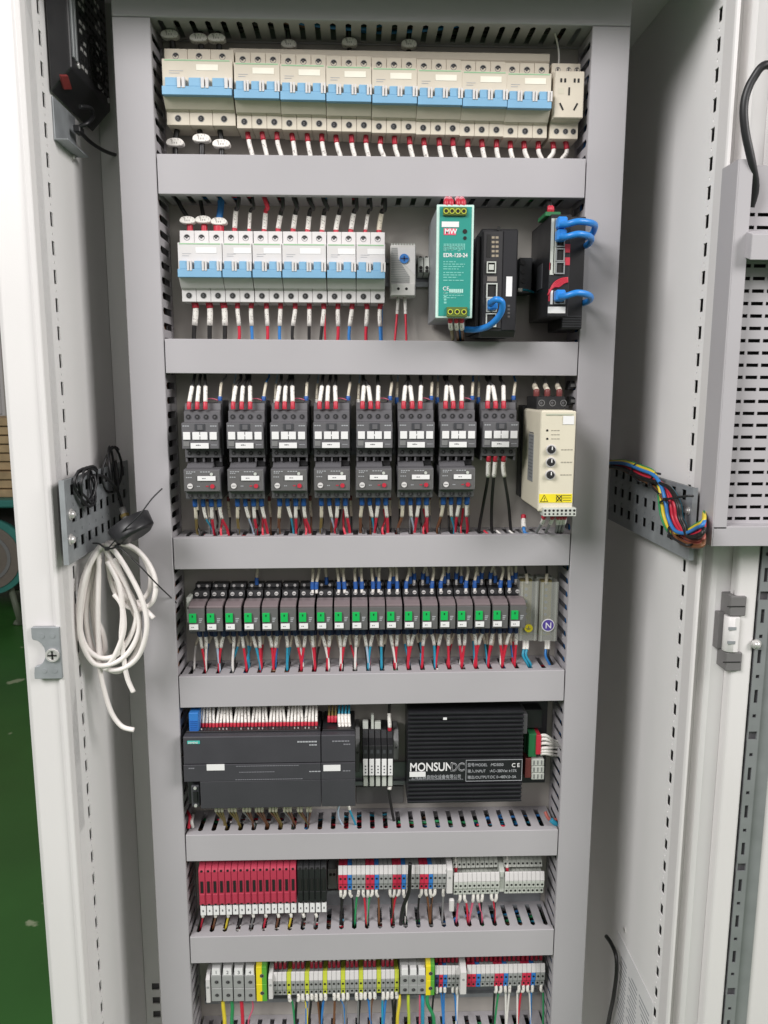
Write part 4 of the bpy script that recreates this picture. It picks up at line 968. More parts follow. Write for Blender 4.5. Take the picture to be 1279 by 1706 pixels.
q.ring((cx+0.018, YT-0.0008, cz), (0, -1, 0), 0.0036, 0.0030, 0.0003, m_hole); q.build("prohibition_mark", st)
q = MB()
for k in range(3): q.box(cx+0.0225, x1-0.002, YT-0.0009, YT-0.0006, cz-0.003+k*0.003, cz-0.0022+k*0.003, M("olive_ink", (120, 112, 40), 0.6))
q.build("small_print", st)
zt2 = P(930, 846, YT-0.004).z; zb2 = P(930, 860, YT-0.004).z
xa, xb_ = P(904, 853, YT-0.004).x, P(959, 853, YT-0.004).x
MB().box(xa, xb_, YT-0.006, YT+0.010, zb2, zt2, m_pale).build("control_terminal", st, 0.0006)
for k in range(8):
    xx = xa+(xb_-xa)*(k+0.5)/8; MB().cyl((xx, YT-0.0058, zt2-0.003), (0, -1, 0), 0.0015, 0.0005, m_hole, 8).cyl((xx, YT-0.0058, zb2+0.003), (0, -1, 0), 0.0012, 0.0005, m_hole, 8).build("terminal_screw", st)
L = []
for k in range(3):
    uu = (893, 911, 931)[k]; p0 = P(uu, 664, -0.070); p0.z = zt+0.016
    L.append(wire([p0, p0+Vector((0, 0, 0.008)), P(uu-2, 645, -0.055), P(uu-3, 632, -0.04), P(uu-3, 622, -0.036)], 0.0024, "grey", (0.0075, m_brown), (0.022, m_cream_sleeve), group="starter feed wires", sr=1.4))
label_row(L, "{} pale sleeved feed wire from the left on top of the ivory starter")
L = []
for k in range(5):
    uu = (906, 920, 930, 935, 941)[k]; p0 = P(uu, 859, YT+0.004); u2 = (894, 909, 926, 931, 936)[k]
    L.append(wire([p0, P(uu-1, 866, YT+0.012), P((uu+u2)/2, 876, YT+0.035), P(u2, 886, -0.060), P(u2-2, 896, -0.045)], 0.0019, "grey", (0.005, m_red), (0.019, m_sleeve), group="starter control wires", sr=1.4))
for k, uu in enumerate((872,)):
    L.append(wire([P(uu, 858, -0.03), P(uu, 868, -0.035), P(uu+1, 884, -0.046), P(uu+5, 893, -0.045)], 0.0022, "blue" if k == 0 else "white", (0.006, m_red), (0.014, m_sleeve), group="starter control wires", sr=1.6))
label_row(L, "{} white sleeved wire from the left under the ivory starter")
plain_wire([P(866, 891, -0.045), P(884, 888, -0.05), P(905, 891, -0.055), P(930, 887, -0.055), P(948, 893, -0.05)], 0.0014, "grey", "loose grey wire lying on the duct below the ivory starter")
plain_wire([P(872, 888, -0.05), P(886, 891, -0.052), P(898, 897, -0.05)], 0.0014, "blue", "loose blue wire lying on the duct below the ivory starter")
# black terminals tucked in the corner by the starter
for i, (u, v) in enumerate(((952, 642), (952, 668))):
    A = P(u, v, -0.04); o = empty("corner_clip", A, ("upper" if i == 0 else "lower")+" small black clip in the duct corner above the ivory starter", "clip", "black corner clips")
    MB().prism([(A.x-0.006, A.z-0.006), (A.x+0.006, A.z-0.003), (A.x+0.007, A.z+0.005), (A.x-0.004, A.z+0.006)], -0.046, -0.030, m_black, 'y').build("body", o, 0.0008)
    MB().box(A.x-0.003, A.x+0.003, -0.048, -0.046, A.z-0.002, A.z+0.002, m_mid).build("tab", o)

# ================================================================== RELAYS (fourth row)
din(-0.25, 0.25, P(600, 1030, 0).z, "steel mounting rail behind the green flagged relays")
RW = 0.0216
def relay():
    r = empty("plug_in_relay", (0, 0, 0)); a, b = -RW/2+0.0003, RW/2-0.0003
    MB().prism([(-0.008, 0.033), (-0.020, 0.033), (-0.022, 0.028), (-0.034, 0.027), (-0.036, 0.019), (-0.044, 0.018), (-0.044, -0.021), (-0.036, -0.023), (-0.036, -0.029), (-0.008, -0.029)], a, b, m_black).build("socket_base", r, 0.0004)
    MB().prism([(-0.044, 0.0185), (-0.058, 0.0185), (-0.069, 0.0150), (-0.069, 0.0125), (-0.044, 0.0125)], a+0.0004, b-0.0004, m_pinkgrey).build("relay_top", r, 0.0004)
    MB().box(a+0.0003, b-0.0003, -0.070, -0.0442, -0.0180, 0.0124, m_smoke).build("relay_case", r, 0.0006)
    MB().box(a+0.0012, a+0.0103, -0.0726, -0.0701, -0.0055, 0.0062, m_green).box(a+0.0048, a+0.0068, -0.0729, -0.0725, 0.0015, 0.0048, M("dark_green_mark", (10, 70, 40), 0.5)).build("green_flag", r, 0.0003)
    MB().box(a+0.0012, a+0.0125, -0.0722, -0.0701, -0.0150, -0.0082, m_sticker).build("label_sticker", r, 0.0002)
    MB().box(a+0.0040, a+0.0052, -0.0724, -0.0721, -0.0122, -0.0110, m_ink).box(a+0.0060, a+0.0072, -0.0724, -0.0721, -0.0122, -0.0110, m_ink).build("printed_mark", r)
    q = MB()
    for k in range(3): q.box(a+0.0135, a+0.0135+0.0045-k*0.0008, -0.0704, -0.0699, -0.0015-k*0.0022, -0.0005-k*0.0022, m_pale_ink)
    q.build("small_print", r)
    for x in (-0.0055, 0.0055):
        MB().cyl((x, -0.0355, 0.0225), (0, -1, 0.15), 0.0027, 0.002, m_steel, 8).box(x-0.0018, x+0.0018, -0.0380, -0.0374, 0.0221, 0.0228, m_hole).build("terminal_screw", r)
        MB().cyl((x, -0.0215, 0.0300), (0, -1, 0.15), 0.0020, 0.0012, m_steel, 8).build("upper_screw", r)
    return r
pr_ = relay()
fpx = [320.8, 350.9, 381.9, 413.2, 443.2, 473.6, 504.2, 534.4, 563.6, 593.1, 622.3, 650.9, 680.6, 710.2, 740, 768.8, 798.2, 827.8, 857.4]
RR = []
for i, u in enumerate(fpx):
    c = P(u, 1030.5-5.5*i/18, -0.0715); o = place(pr_, (c.x+RW/2-0.0062, 0, c.z), None, "relay", "plug-in relays with green flags"); RR.append(o)
label_row(RR, "{} smoky relay with green flag from the left in the relay row")
A = RR[0].location; o = empty("end_clamp", (A.x-RW/2-0.003, 0, A.z), "grey end clamp in front of the first green flagged relay", "end clamp")
MB().box(A.x-RW/2-0.0060, A.x-RW/2-0.0006, -0.050, -0.008, A.z-0.012, A.z+0.022, m_pale).build("body", o, 0.0006); screw_part(o, A.x-RW/2-0.0033, -0.0502, A.z+0.008, 0.002, 8)
wt_ = []; wb_ = []
botc = ["white", "red", "white", "red", "white", "red", "white", "white", "red", "white"]
for i, o in enumerate(RR):
    x, z = o.location.x, o.location.z
    # upper wires
    offs = []
    if i == 7: offs = [-0.0115]
    elif i in (8, 9, 10): offs = [-0.005, 0.003]
    elif i > 10: offs = [-0.0055, 0.0055]
    elif i == 6: offs = [0.0065]
    for k, dx_ in enumerate(offs):
        yb = -0.037 if (i+k) % 2 == 0 or i < 12 else -0.024
        zb_ = z+0.0225 if yb < -0.03 else z+0.031
        wt_.append(wire([(x+dx_, yb, zb_), (x+dx_+J(0.0005), yb+0.001, zb_+0.012), (x+dx_+J(0.003)+0.001, -0.032, zb_+0.030), (x+dx_+J(0.004)+0.001, -0.028, D3['z0']-0.002), (x+dx_+J(0.004), -0.026, D3['z0']+0.012)], 0.0020, random.choice(["white", "pale", "grey"]), (0.0055, m_sleeve), (0.0100, m_bluef), group="wires above the relays", sr=1.45, fr=1.0))
        rt_ = wt_[-1]
        for ch in rt_.children:
            if ch.name.startswith("conductor"): ch.data.materials[0] = m_cream_sleeve; 
            if ch.name.startswith("conductor"): ch.name = "white_sleeve"
    # lower wires
    for k, dx_ in enumerate((-0.0050, 0.0055) if i % 3 else (-0.0035, 0.0052)):
        col = "red" if random.random() < (0.45 if i < 11 else 0.8) else random.choice(["white", "pale", "teal", "white"])
        if i in (3, 10) and k == 0: col = "teal"
        sx = round((x+dx_-D4['first'])/SLOTP)*SLOTP+D4['first']
        wb_.append(wire([(x+dx_, -0.040, z-0.0215), (x+dx_+J(0.001), -0.040, z-0.031), (x+dx_+(sx-x-dx_)*0.4+J(0.001), -0.038, z-0.047), (sx+J(0.001), -0.036, D4['z1']+0.003), (sx+J(0.001), -0.034, D4['z1']-0.018)], 0.0018, col, (0.0125, m_navy), (0.0175, m_sleeve), group="wires below the relays", sr=1.3, fr=1.8))
label_row(wt_, "{} blue collared white wire from the left above the green flagged relays")
label_row(wb_, "{} navy ended wire from the left below the green flagged relays")
plain_wire([P(380, 1000, -0.03), P(395, 985, -0.024), P(460, 981, -0.022), P(520, 983, -0.022)], 0.0022, "black", "black jumper lying across the back of the first relays")
collect()
for i, o in enumerate(RR):
    x, z = o.location.x, o.location.z
    for k in range(3):
        dx_ = (-0.008, 0.001, 0.0085)[k]; sx = round((x+dx_-D4['first'])/SLOTP)*SLOTP+D4['first']+J(0.002)
        wire([(x+dx_, -0.024, z-0.0295), (x+dx_+J(0.001), -0.024, z-0.038), (x+dx_+(sx-x-dx_)*0.4+J(0.002), -0.024, z-0.052), (sx, -0.028, D4['z1']+0.002), (sx+J(0.001), -0.030, D4['z1']-0.016)], 0.0016, random.choice(["red", "blue", "black", "white", "teal", "red", "black"]), (0.009, m_navy), (0.015+J(0.004), m_cream_sleeve), sr=1.3, fr=2.0)
    if i > 6 or i == 3:
        wire([(x+0.001, -0.022, z+0.031), (x+0.001, -0.022, z+0.040), (x+J(0.003), -0.020, z+0.060), (x+J(0.003), -0.022, D3['z0']+0.010)], 0.0018, "white", (0.010, m_bluef), (0.02, m_cream_sleeve), sr=1.3, fr=1.5)
done_collect("second layer of thin wires behind the green flagged relays")
# neutral and earth bars with clear covers
for i, (u0, u1, v0, v1, nm) in enumerate(((866, 894, 969, 1067, "earth"), (900.5, 927, 970, 1068, "neutral"))):
    y0 = -0.046; A, B = P(u0, v0, y0), P(u1, v1, y0)
    lab = ("clear covered earth bar with a yellow round sticker" if i == 0 else "clear covered neutral bar with purple letter N sticker")+", end of relay row"
    o = empty("busbar_terminal", ((A.x+B.x)/2, 0, B.z), lab, "busbar terminal", "covered bus bars at the end of the relay row")
    MB().box(A.x+0.0045, B.x-0.0045, -0.028, -0.018, B.z+0.002, A.z-0.002, M("brass_bar", (176, 160, 110), 0.4, 0.7)).build("brass_bar", o, 0.0005)
    for k in range(9):
        zz = B.z+0.006+k*(A.z-B.z-0.012)/8; MB().cyl(((A.x+B.x)/2, -0.0278, zz), (0, -1, 0), 0.0022, 0.0016, m_zinc, 8).build("bar_screw", o)
    MB().box(A.x+0.001, B.x-0.001, -0.018, -0.003, B.z, A.z, m_pale).build("base", o, 0.0006)
    q = MB(); t = 0.0008
    q.box(A.x, B.x, y0, y0+t, B.z, A.z, m_clear); q.box(A.x, A.x+t, y0+t, -0.0185, B.z, A.z, m_clear); q.box(B.x-t, B.x, y0+t, -0.0185, B.z, A.z, m_clear)
    q.box(A.x+0.002, A.x+0.0042, y0-0.0012, y0-0.0001, B.z, A.z, m_clear); q.box(B.x-0.0042, B.x-0.002, y0-0.0012, y0-0.0001, B.z, A.z, m_clear)
    q.build("clear_cover", o)
    C_ = P(880, 1046, y0) if i == 0 else P(912.3, 1041, y0)
    if i == 0:
        MB().cyl((C_.x, y0-0.0014, C_.z), (0, -1, 0), 0.0056, 0.0005, m_yel, 20).build("round_sticker", o)
        q = MB().box(C_.x-0.0004, C_.x+0.0004, y0-0.0023, y0-0.0018, C_.z, C_.z+0.003, m_ink)
        for k, hw in enumerate((0.003, 0.002, 0.001)): q.box(C_.x-hw, C_.x+hw, y0-0.0023, y0-0.0018, C_.z-0.0004-k*0.001, C_.z-k*0.001, m_ink)
        q.build("earth_symbol", o)
    else:
        MB().cyl((C_.x, y0-0.0014, C_.z), (0, -1, 0), 0.0088, 0.0004, m_sticker, 24).cyl((C_.x, y0-0.0018, C_.z), (0, -1, 0), 0.0076, 0.0003, m_purple, 24).build("round_sticker", o)
        text("lettering", "N", 0.0115, C_.x-0.0041, y0-0.0023, C_.z-0.0041, m_sticker, o, bold=0.0001)
    uc = (u0+u1)/2
    wire([P(uc-(2 if i == 0 else 4), 972, -0.03), P(uc-3, 958, -0.03), P(uc-6 if i == 0 else uc-3, 945, -0.03), P(uc-8 if i == 0 else uc-3, 932, -0.03)], 0.0016, "black", None, (0.014, m_cream_sleeve), label="sleeved black lead going up from the "+nm+" bar", group="bus bar leads", sr=1.5)
    L = []
    for k in range(2):
        uu = uc-7+k*5 if i == 0 else uc-4+k*4
        L.append(wire([P(uu, 1067, -0.034), P(uu, 1078, -0.036), P(uu-2 if i == 0 else uu-1, 1092, -0.040), P(uu+5, 1105, -0.040), P(uu+9, 1116, -0.036)], 0.0018, "teal" if i == 0 else ("blue", "black")[k], None, (0.012, m_sleeve), group="bus bar leads", sr=1.4))
    label_row(L, "{} of two leads hanging below the "+nm+" bar")

# ================================================================== FIFTH ROW: controller, fuse block, motor drive
YL = -0.080
din(-0.25, 0.05, P(600, 1285, 0).z, "steel mounting rail behind the black controller")
def plc(u0, u1, lower_u0, name, label, logo):
    x0, x1 = P(u0, 1270, YL).x, P(u1, 1270, YL).x; xl = P(lower_u0, 1320, YL).x
    zt, zm1, zm2, zb = P(450, 1226, YL).z, P(450, 1272, YL-0.002).z, P(450, 1301, YL-0.002).z, P(450, 1346, YL).z
    o = empty(name, ((x0+x1)/2, 0, zb), label, "controller")
    mm = M("plc_charcoal", (62, 61, 66), 0.5, var=0.04)
    MB().box(x0+0.001, x1-0.001, YL+0.012, -0.008, zb+0.001, P(450, 1217, YL+0.012).z, m_black).build("body", o, 0.0006)
    MB().prism([(YL+0.012, zt), (YL+0.001, zt), (YL, zt-0.001), (YL-0.0015, zm1+0.0006), (YL+0.012, zm1+0.0006)], x0, x1-0.0004, mm).build("upper_flap", o, 0.0004)
    MB().box(x0-0.0005, x1-0.0004, YL-0.002, YL+0.012, zm2+0.0006, zm1-0.0006, mm).build("centre_band", o, 0.0004)
    MB().prism([(YL+0.012, zm2), (YL-0.0015, zm2), (YL, zb+0.001), (YL+0.001, zb), (YL+0.012, zb)], xl, x1-0.0004, mm).build("lower_flap", o, 0.0004)
    return o, x0, x1, zt, zm1, zm2, zb
o, x0, x1, zt, zm1, zm2, zb = plc(306.5, 534.5, 334, "programmable_controller", "wide black programmable controller with teal maker label, fifth row", True)
PLC_ZT = zt
ZTS = P(450, 1212, -0.054).z
A, B = P(312, 1234, YL), P(333, 1238.5, YL); MB().box(A.x, B.x, YL-0.0012, YL+0.001, B.z, A.z, M("maker_teal", (70, 178, 168), 0.5)).build("maker_label", o)
text("lettering", "SIEMENS", 0.0036, A.x+0.0008, YL-0.0014, B.z+0.0004, m_sticker, o, sx=0.95)
A, B = P(344, 1273.5, YL-0.002), P(374, 1283, YL-0.002); MB().box(A.x, B.x, YL-0.0026, YL-0.0018, B.z, A.z, m_sticker).build("label_sticker", o); A2, B2 = A, B
q = MB()
def dashes(q, u, v, y, n, l, h, mt, gap=0.0006):
    A = P(u, v, y); x = A.x
    for k in range(n):
        ll = l*random.uniform(0.7, 1.3); q.box(x, x+ll, y-0.0003, y+0.0004, A.z, A.z+h, mt); x += ll+gap
m_dimp = M("grey_dim_print", (128, 128, 134), 0.5)
dashes(q, 495, 1237, YL-0.001, 7, 0.0030, 0.0017, m_pale_ink); dashes(q, 515, 1242, YL-0.001, 3, 0.0030, 0.0014, m_pale_ink); dashes(q, 314, 1281, YL-0.002, 3, 0.002, 0.0014, m_dimp)
dashes(q, 393, 1277, YL-0.002, 26, 0.0026, 0.0007, m_dimp); dashes(q, 398, 1287, YL-0.002, 14, 0.0026, 0.0007, m_dimp); dashes(q, 515, 1286, YL-0.002, 4, 0.003, 0.0012, m_pale_ink); dashes(q, 392, 1299.5, YL-0.002, 30, 0.0024, 0.0007, m_dimp)
q.build("small_print", o)
A = P(326, 1306, -0.070); B = P(326, 1342, -0.070)
MB().box(A.x-0.0055, A.x+0.0055, -0.0745, -0.068, B.z, A.z, m_char2).build("serial_port", o, 0.0012)
for zz in (A.z-0.003, B.z+0.003): MB().cyl((A.x, -0.0742, zz), (0, -1, 0), 0.0022, 0.002, m_steel, 8).build("jack_screw", o)
MB().box(A.x-0.0025, A.x+0.0025, -0.0765, -0.0744, B.z+0.008, A.z-0.008, m_black).build("port_face", o)
MB().box(x0+0.014, x1-0.002, YL+0.022, -0.030, P(450, 1217, YL+0.012).z+0.0001, ZTS, m_black).build("terminal_strip", o, 0.0004)
q = MB()
for k in range(34): q.box(x0+0.021+k*0.0047, x0+0.0225+k*0.0047, YL+0.0116, YL+0.0122, zt+0.004, zt+0.0062, m_steel if random.random() < 0.4 else m_char2)
q.build("terminal_screws", o)
A, B = P(317, 1182, -0.055), P(333, 1226, -0.06); MB().box(A.x, B.x, -0.0665, -0.030, zt+0.0005, A.z, m_blue).build("blue_plug", o, 0.0008)
q = MB()
for k in range(6): q.box(A.x+0.001, B.x-0.001, -0.0672, -0.0664, zt+0.002+k*0.0026, zt+0.0032+k*0.0026, m_bluef)
q.build("plug_ribs", o)
L = [wire([P(325, 1203, -0.05), P(325, 1192, -0.045), P(325, 1180, -0.035), P(325, 1165, -0.03)], 0.0036, "blue", None, None, label="thick blue lead rising from the blue plug of the black controller")]
e, ex0, ex1, *_r = plc(535.5, 592, 535.5, "expansion_module", "narrow black expansion module with white sticker beside the controller", False)
A, B = P(538.5, 1274.5, YL-0.002), P(567, 1284, YL-0.002); MB().box(A.x, B.x, YL-0.0026, YL-0.0018, B.z, A.z, m_sticker).build("label_sticker", e)
q = MB(); dashes(q, 553, 1236, YL-0.001, 6, 0.003, 0.0016, m_dimp); dashes(q, 572, 1241, YL-0.001, 3, 0.003, 0.0014, m_dimp); dashes(q, 571, 1285, YL-0.002, 3, 0.0032, 0.0012, m_dimp); q.build("small_print", e)
collect(); L = []
nW = 34
for k in range(nW):
    u = 333+k*(527-333)/(nW-1); g = k//5; x_ = P(u, 1212, -0.05).x; gx = P(333+(min(g*5+2, nW-1))*(194)/(nW-1), 1180, -0.03).x
    xt = x_+(gx-x_)*0.28+J(0.0012)
    L.append(wire([(x_, -0.054+J(0.001), ZTS-0.0005), (x_, -0.052, ZTS+0.008), (x_+(xt-x_)*0.5, -0.043+J(0.002), ZTS+0.022), (xt, -0.030+J(0.005), D4['z0']-0.001), (xt, -0.028, D4['z0']+0.012)], 0.0014, "white", (0.0075, m_red), (0.030, m_sleeve), group="wires above the black controller", sr=1.4, fr=1.55))
done_collect("dense row of white sleeved red ended wires above the black controller")
L = []
for k in range(7):
    u = 548+k*5.5; x_ = P(u, 1212, -0.05).x
    if k < 3: L.append(wire([(x_, -0.050, P(u, 1203, -0.05).z), (x_, -0.048, P(u, 1195, -0.05).z), (x_, -0.040, P(u, 1180, -0.04).z), (x_, -0.030, D4['z0']+0.010)], 0.0015, "olive", (0.008, m_red), None, group="wires above the expansion module", fr=1.6))
    else: L.append(wire([(x_+0.001, -0.060, P(u, 1221, -0.06).z), (x_+0.001, -0.058, P(u, 1212, -0.058).z), (x_, -0.048, P(u, 1192, -0.048).z), (x_+0.001, -0.032, D4['z0']-0.002), (x_+0.001, -0.030, D4['z0']+0.012)], 0.0015, "teal", None, (0.0250, m_sleeve), group="wires above the expansion module", sr=1.5))
label_row(L, "{} wire from the left above the narrow expansion module")
collect(); L = []
for g, u in enumerate((366, 388, 412, 433, 456, 480, 503, 518)):
    for k in range(3 if g < 6 else 2):
        uu = u-6+k*5; us = 330+22.75*round((u-330)/22.75)+1
        p0 = P(uu, 1343, -0.062); pe = P(us+J(3), 1374, -0.040)
        L.append(wire([p0, P(uu, 1352, -0.060), P((uu+us)/2, 1362, -0.050), pe, Vector((pe.x, -0.036, D5['z1']-0.016))], 0.0014, random.choice(["olive", "olive", "brown", "brown", "grey"]), None, (0.009, m_cream_sleeve), group="wires below the black controller", sr=1.5))
done_collect("brownish wires in bunches hanging below the wide black controller")
L = [wire([P(565, 1340, -0.05), P(563, 1352, -0.05), P(565, 1364, -0.045), P(572, 1376, -0.04)], 0.0014, "pale", None, None), wire([P(580, 1342, -0.05), P(584, 1354, -0.05), P(590, 1368, -0.045), P(594, 1380, -0.04)], 0.0017, "teal", None, (0.006, m_sleeve))]
label_row(L, "{} of two pale blue wires below the narrow expansion module", "wires below the expansion module")

# fuse terminal block of five
L = []
for i, u in enumerate((608.7, 619.2, 629.6, 640, 650.3)):
    y0 = -0.058; c = P(u, 1255, y0); hw = 0.0038
    zt = P(u, 1218, -0.045).z; z1 = P(u, 1264, y0).z; z2_ = P(u, 1292, y0).z; z3 = P(u, 1310, -0.050).z
    o = empty("fuse_terminal", (c.x, 0, z3), None, "fuse terminal", "black fuse terminals beside the expansion module"); L.append(o)
    MB().prism([(-0.008, zt), (-0.040, zt), (-0.044, zt-0.010), (-0.056, zt-0.016), (-0.058, z1), (-0.058, z2_), (-0.050, z2_-0.002), (-0.050, z3), (-0.008, z3)], c.x-hw, c.x+hw, m_black).build("body", o, 0.0004)
    MB().box(c.x-0.0034, c.x+0.0030, y0-0.0012, y0-0.0001, z2_+0.0005, z1, m_sticker).build("marker_tile", o, 0.0003)
    for k in range(3): MB().box(c.x-0.001, c.x+0.001, y0-0.0014, y0-0.0011, z2_+0.004+k*0.0045, z2_+0.006+k*0.0045, m_ink).build("printed_mark", o)
    MB().box(c.x-0.0028, c.x+0.0030, -0.0525, -0.0501, z3+0.0015, z2_-0.004, m_pale).build("lower_tile", o, 0.0003)
    MB().box(c.x-0.002, c.x+0.002, -0.0572, -0.0560, z1+0.004, z1+0.012, m_char2).cyl((c.x, -0.0405, zt-0.004), (0, -1, 0), 0.002, 0.0012, m_char2, 8).build("lever", o)
label_row(L, "{} slim black fuse terminal with white tile, from the left, beside the expansion module")
zc = P(630, 1210, -0.035).z
o = empty("marker_carrier", P(620, 1210, -0.035), "pale marker clips standing on the black fuse terminals", "marker clip")
for u0, u1, v0, v1 in ((604, 613, 1201, 1217), (618, 622.5, 1190, 1217), (624, 634, 1202, 1217)):
    A, B = P(u0, v0, -0.035), P(u1, v1, -0.035); MB().box(A.x, B.x, -0.038, -0.030, B.z, A.z, m_pale).build("clip", o, 0.0005)
A, B = P(655, 1220, -0.045), P(664, 1270, -0.045); o = empty("end_clamp", (A.x, 0, B.z), "grey end clamp closing the black fuse terminals", "end clamp"); MB().prism([(-0.008, A.z), (-0.036, A.z), (-0.045, A.z-0.012), (-0.045, B.z+0.004), (-0.038, B.z), (-0.008, B.z)], A.x, B.x, m_mid).build("body", o, 0.0006); screw_part(o, (A.x+B.x)/2, -0.0452, (A.z+B.z)/2, 0.002, 8)
A, B = P(589, 1217, -0.045), P(599, 1290, -0.045); o = empty("end_clamp", (A.x, 0, B.z), "grey end clamp between expansion module and fuse terminals", "end clamp"); MB().prism([(-0.008, A.z), (-0.036, A.z), (-0.045, A.z-0.012), (-0.045, B.z+0.004), (-0.038, B.z), (-0.008, B.z)], A.x+0.002, B.x, m_mid).build("body", o, 0.0006); screw_part(o, (A.x+B.x)/2+0.001, -0.0452, (A.z+B.z)/2, 0.002, 8)
wire([P(649, 1217, -0.040), P(649, 1207, -0.040), P(648, 1190, -0.034), P(649, 1165, -0.03)], 0.0019, "black", (0.005, m_red), (0.019, m_sleeve), label="black wire with white sleeve entering the last black fuse terminal", sr=1.5)
wire([P(649, 1310, -0.046), P(648, 1320, -0.046), P(650, 1335, -0.040), P(653, 1352, -0.036), P(656, 1368, -0.034)], 0.0021, "black", None, (0.004, m_sleeve), label="black wire leaving the last fuse terminal downward into the duct", sr=1.5)
A, B = P(593, 1311, -0.006), P(672, 1338, -0.006); o = tag(MB().box(A.x, B.x, -0.006, -0.0005, B.z, A.z, M("plain_strip_grey", (120, 120, 118), 0.6)).build("support_strip", None, 0.0006), "plain grey support strip under the black fuse terminals", "support strip")  # one even grey for the strip below the fuse terminals

# finned motor drive
YM = -0.060
md = empty("motor_drive", P(775, 1335, 0), "black finned drive unit with white printed name plate, fifth row", "drive unit")
x0, x1 = P(679, 1260, YM).x, P(871, 1260, YM).x; zt, zb = P(775, 1187, YM).z, P(775, 1337, YM).z
m_fin = M("black_anodised", (44, 44, 48), 0.40, 0.35, var=0.08)
MB().box(x0, x1, YM+0.0035, -0.004, zb, zt, m_fin).build("core", md, 0.0008)
pitch = 0.0060; n = int((zt-zb)/pitch)
nz1, nz0 = P(775, 1264, YM).z, P(775, 1302, YM).z
for k in range(n+1):
    z_ = zb+k*(zt-zb-0.0028)/n
    if nz0-0.003 < z_ < nz1-0.001: continue
    MB().box(x0, x1, YM, YM+0.0034, z_, z_+0.0030, m_fin).build("fin", md, 0.0005)
MB().box(x0, x1, YM-0.0003, YM+0.0034, nz0, nz1, m_fin).build("name_plate", md, 0.0004)
yy = YM-0.0006
A = P(682, 1284.5, YM); text("lettering", "MONSUN", 0.0170, A.x, yy, A.z, m_sticker, md, sx=0.80, bold=0.00025)
A2 = P(749.5, 1284.5, YM); tdc = text("lettering", "DC", 0.0170, A2.x, yy, A2.z, M("outline_grey", (176, 176, 180), 0.5), md, sx=0.80, bold=0.0004)
text("lettering", "DC", 0.0170, A2.x, yy-0.0004, A2.z, m_fin, md, sx=0.80, bold=-0.00035)
A, B = P(682, 1285.5, YM), P(708.5, 1293, YM); 
A3 = P(684, 1297.5, YM); text("lettering", "上海孟森自动化设备有限公司", 0.0066, A3.x, yy, A3.z, m_pale_ink, md, sx=0.80)
MB().box(A.x, B.x, yy-0.0012, yy-0.0002, B.z, A.z, m_sticker).build("label_sticker", md)
q = MB(); dashes(q, 681, 1300, YM-0.0004, 30, 0.002, 0.0008, m_dimp, 0.0005); q.build("small_print", md)
fA, fB = P(776, 1266, YM), P(870, 1300, YM); t = 0.0006
q = MB(); q.perf((0, yy-0.0001, 0), (1, 0, 0), (0, 0, 1), (0, 0.0003, 0), fA.x, fB.x-0.001, fB.z, fA.z, [(fA.x+t, fB.x-0.001-t, fB.z+t, fA.z-t)], m_pale_ink); q.build("print_frame", md)
for v, s_ in ((1276.5, "型号/MODEL   :MD5050"), (1286.8, "输入/INPUT    :AC~380Vac ±15%"), (1297, "输出/OUTPUT:DC 0~480V,0~5A")):
    A = P(778.5, v, YM); text("lettering", s_, 0.0056, A.x, yy, A.z, m_pale_ink, md, sx=0.86)
A = P(852, 1277.5, YM); text("lettering", "C E", 0.0078, A.x, yy, A.z, m_sticker, md, sx=0.95, bold=0.0001)
A = P(738, 1199, YM); MB().box(A.x, A.x+0.0050, YM-0.0006, YM-0.0001, A.z, A.z+0.0032, m_sticker).build("painted_reflection", md)  # white patch painted on the fins as a reflection
xm1 = P(911, 1260, -0.02).x
MB().box(x1+0.0003, xm1, -0.014, -0.004, zb+0.002, zt+0.004, m_char2).build("base_plate", md, 0.0006)
A, B = P(874, 1190, -0.05), P(905, 1222, -0.045); MB().box(x1+0.0004, A.x+0.004, -0.050, -0.0141, B.z+0.002, A.z, m_char).build("side_block", md, 0.0006); MB().box(A.x+0.0042, B.x, -0.036, -0.0141, B.z+0.004, A.z, m_black).build("side_piece", md, 0.0006)  # the black box stands in for a shadow at the drive's end
A, B = P(881, 1223, -0.046), P(894, 1261, -0.046); MB().box(A.x, B.x-0.001, -0.046, -0.0141, B.z, A.z, m_pcb).build("green_socket", md, 0.0005)
MB().box(P(873, 1240, -0.03).x, A.x-0.0003, -0.030, -0.0141, B.z-0.002, A.z+0.004, M("dark_pcb", (34, 70, 48), 0.5)).build("circuit_board", md)
A, B = P(894, 1224, -0.046), P(900, 1256, -0.046); MB().box(A.x-0.0008, B.x, -0.048, -0.020, B.z, A.z, m_red).build("red_plug", md, 0.0005)
A, B = P(875, 1264, -0.044), P(885, 1296, -0.044); MB().box(A.x, B.x, -0.044, -0.0141, B.z, A.z, m_brown).build("red_terminal", md, 0.0005)
for k in range(3):
    A, B = P(885.5, 1265.5+k*11.5, -0.046), P(906, 1275.5+k*11.5, -0.046); q = MB().box(A.x, B.x, -0.046, -0.0141, B.z, A.z, m_pale)
    q.build("grey_terminal", md, 0.0004)
    for t_ in (0.2, 0.5, 0.8): MB().box(A.x+(B.x-A.x)*t_-0.0008, A.x+(B.x-A.x)*t_+0.0008, -0.0464, -0.0459, B.z+0.0015, A.z-0.0015, m_mid).build("slot", md)
L = []
for k, (v, v2) in enumerate(((1226, 1234), (1232, 1238), (1239, 1241), (1247, 1245), (1252, 1252), (1256, 1258))):
    L.append(wire([P(900, v, -0.044), P(908, v-1, -0.046), P(917, (v+v2)/2, -0.044), P(924, v2, -0.036), P(938, v2+2, -0.030)], 0.0018, "white", None, (0.022, m_sleeve), group="white wires beside the drive unit", sr=1.35))
L.sort(key=lambda o: -o.location.z)
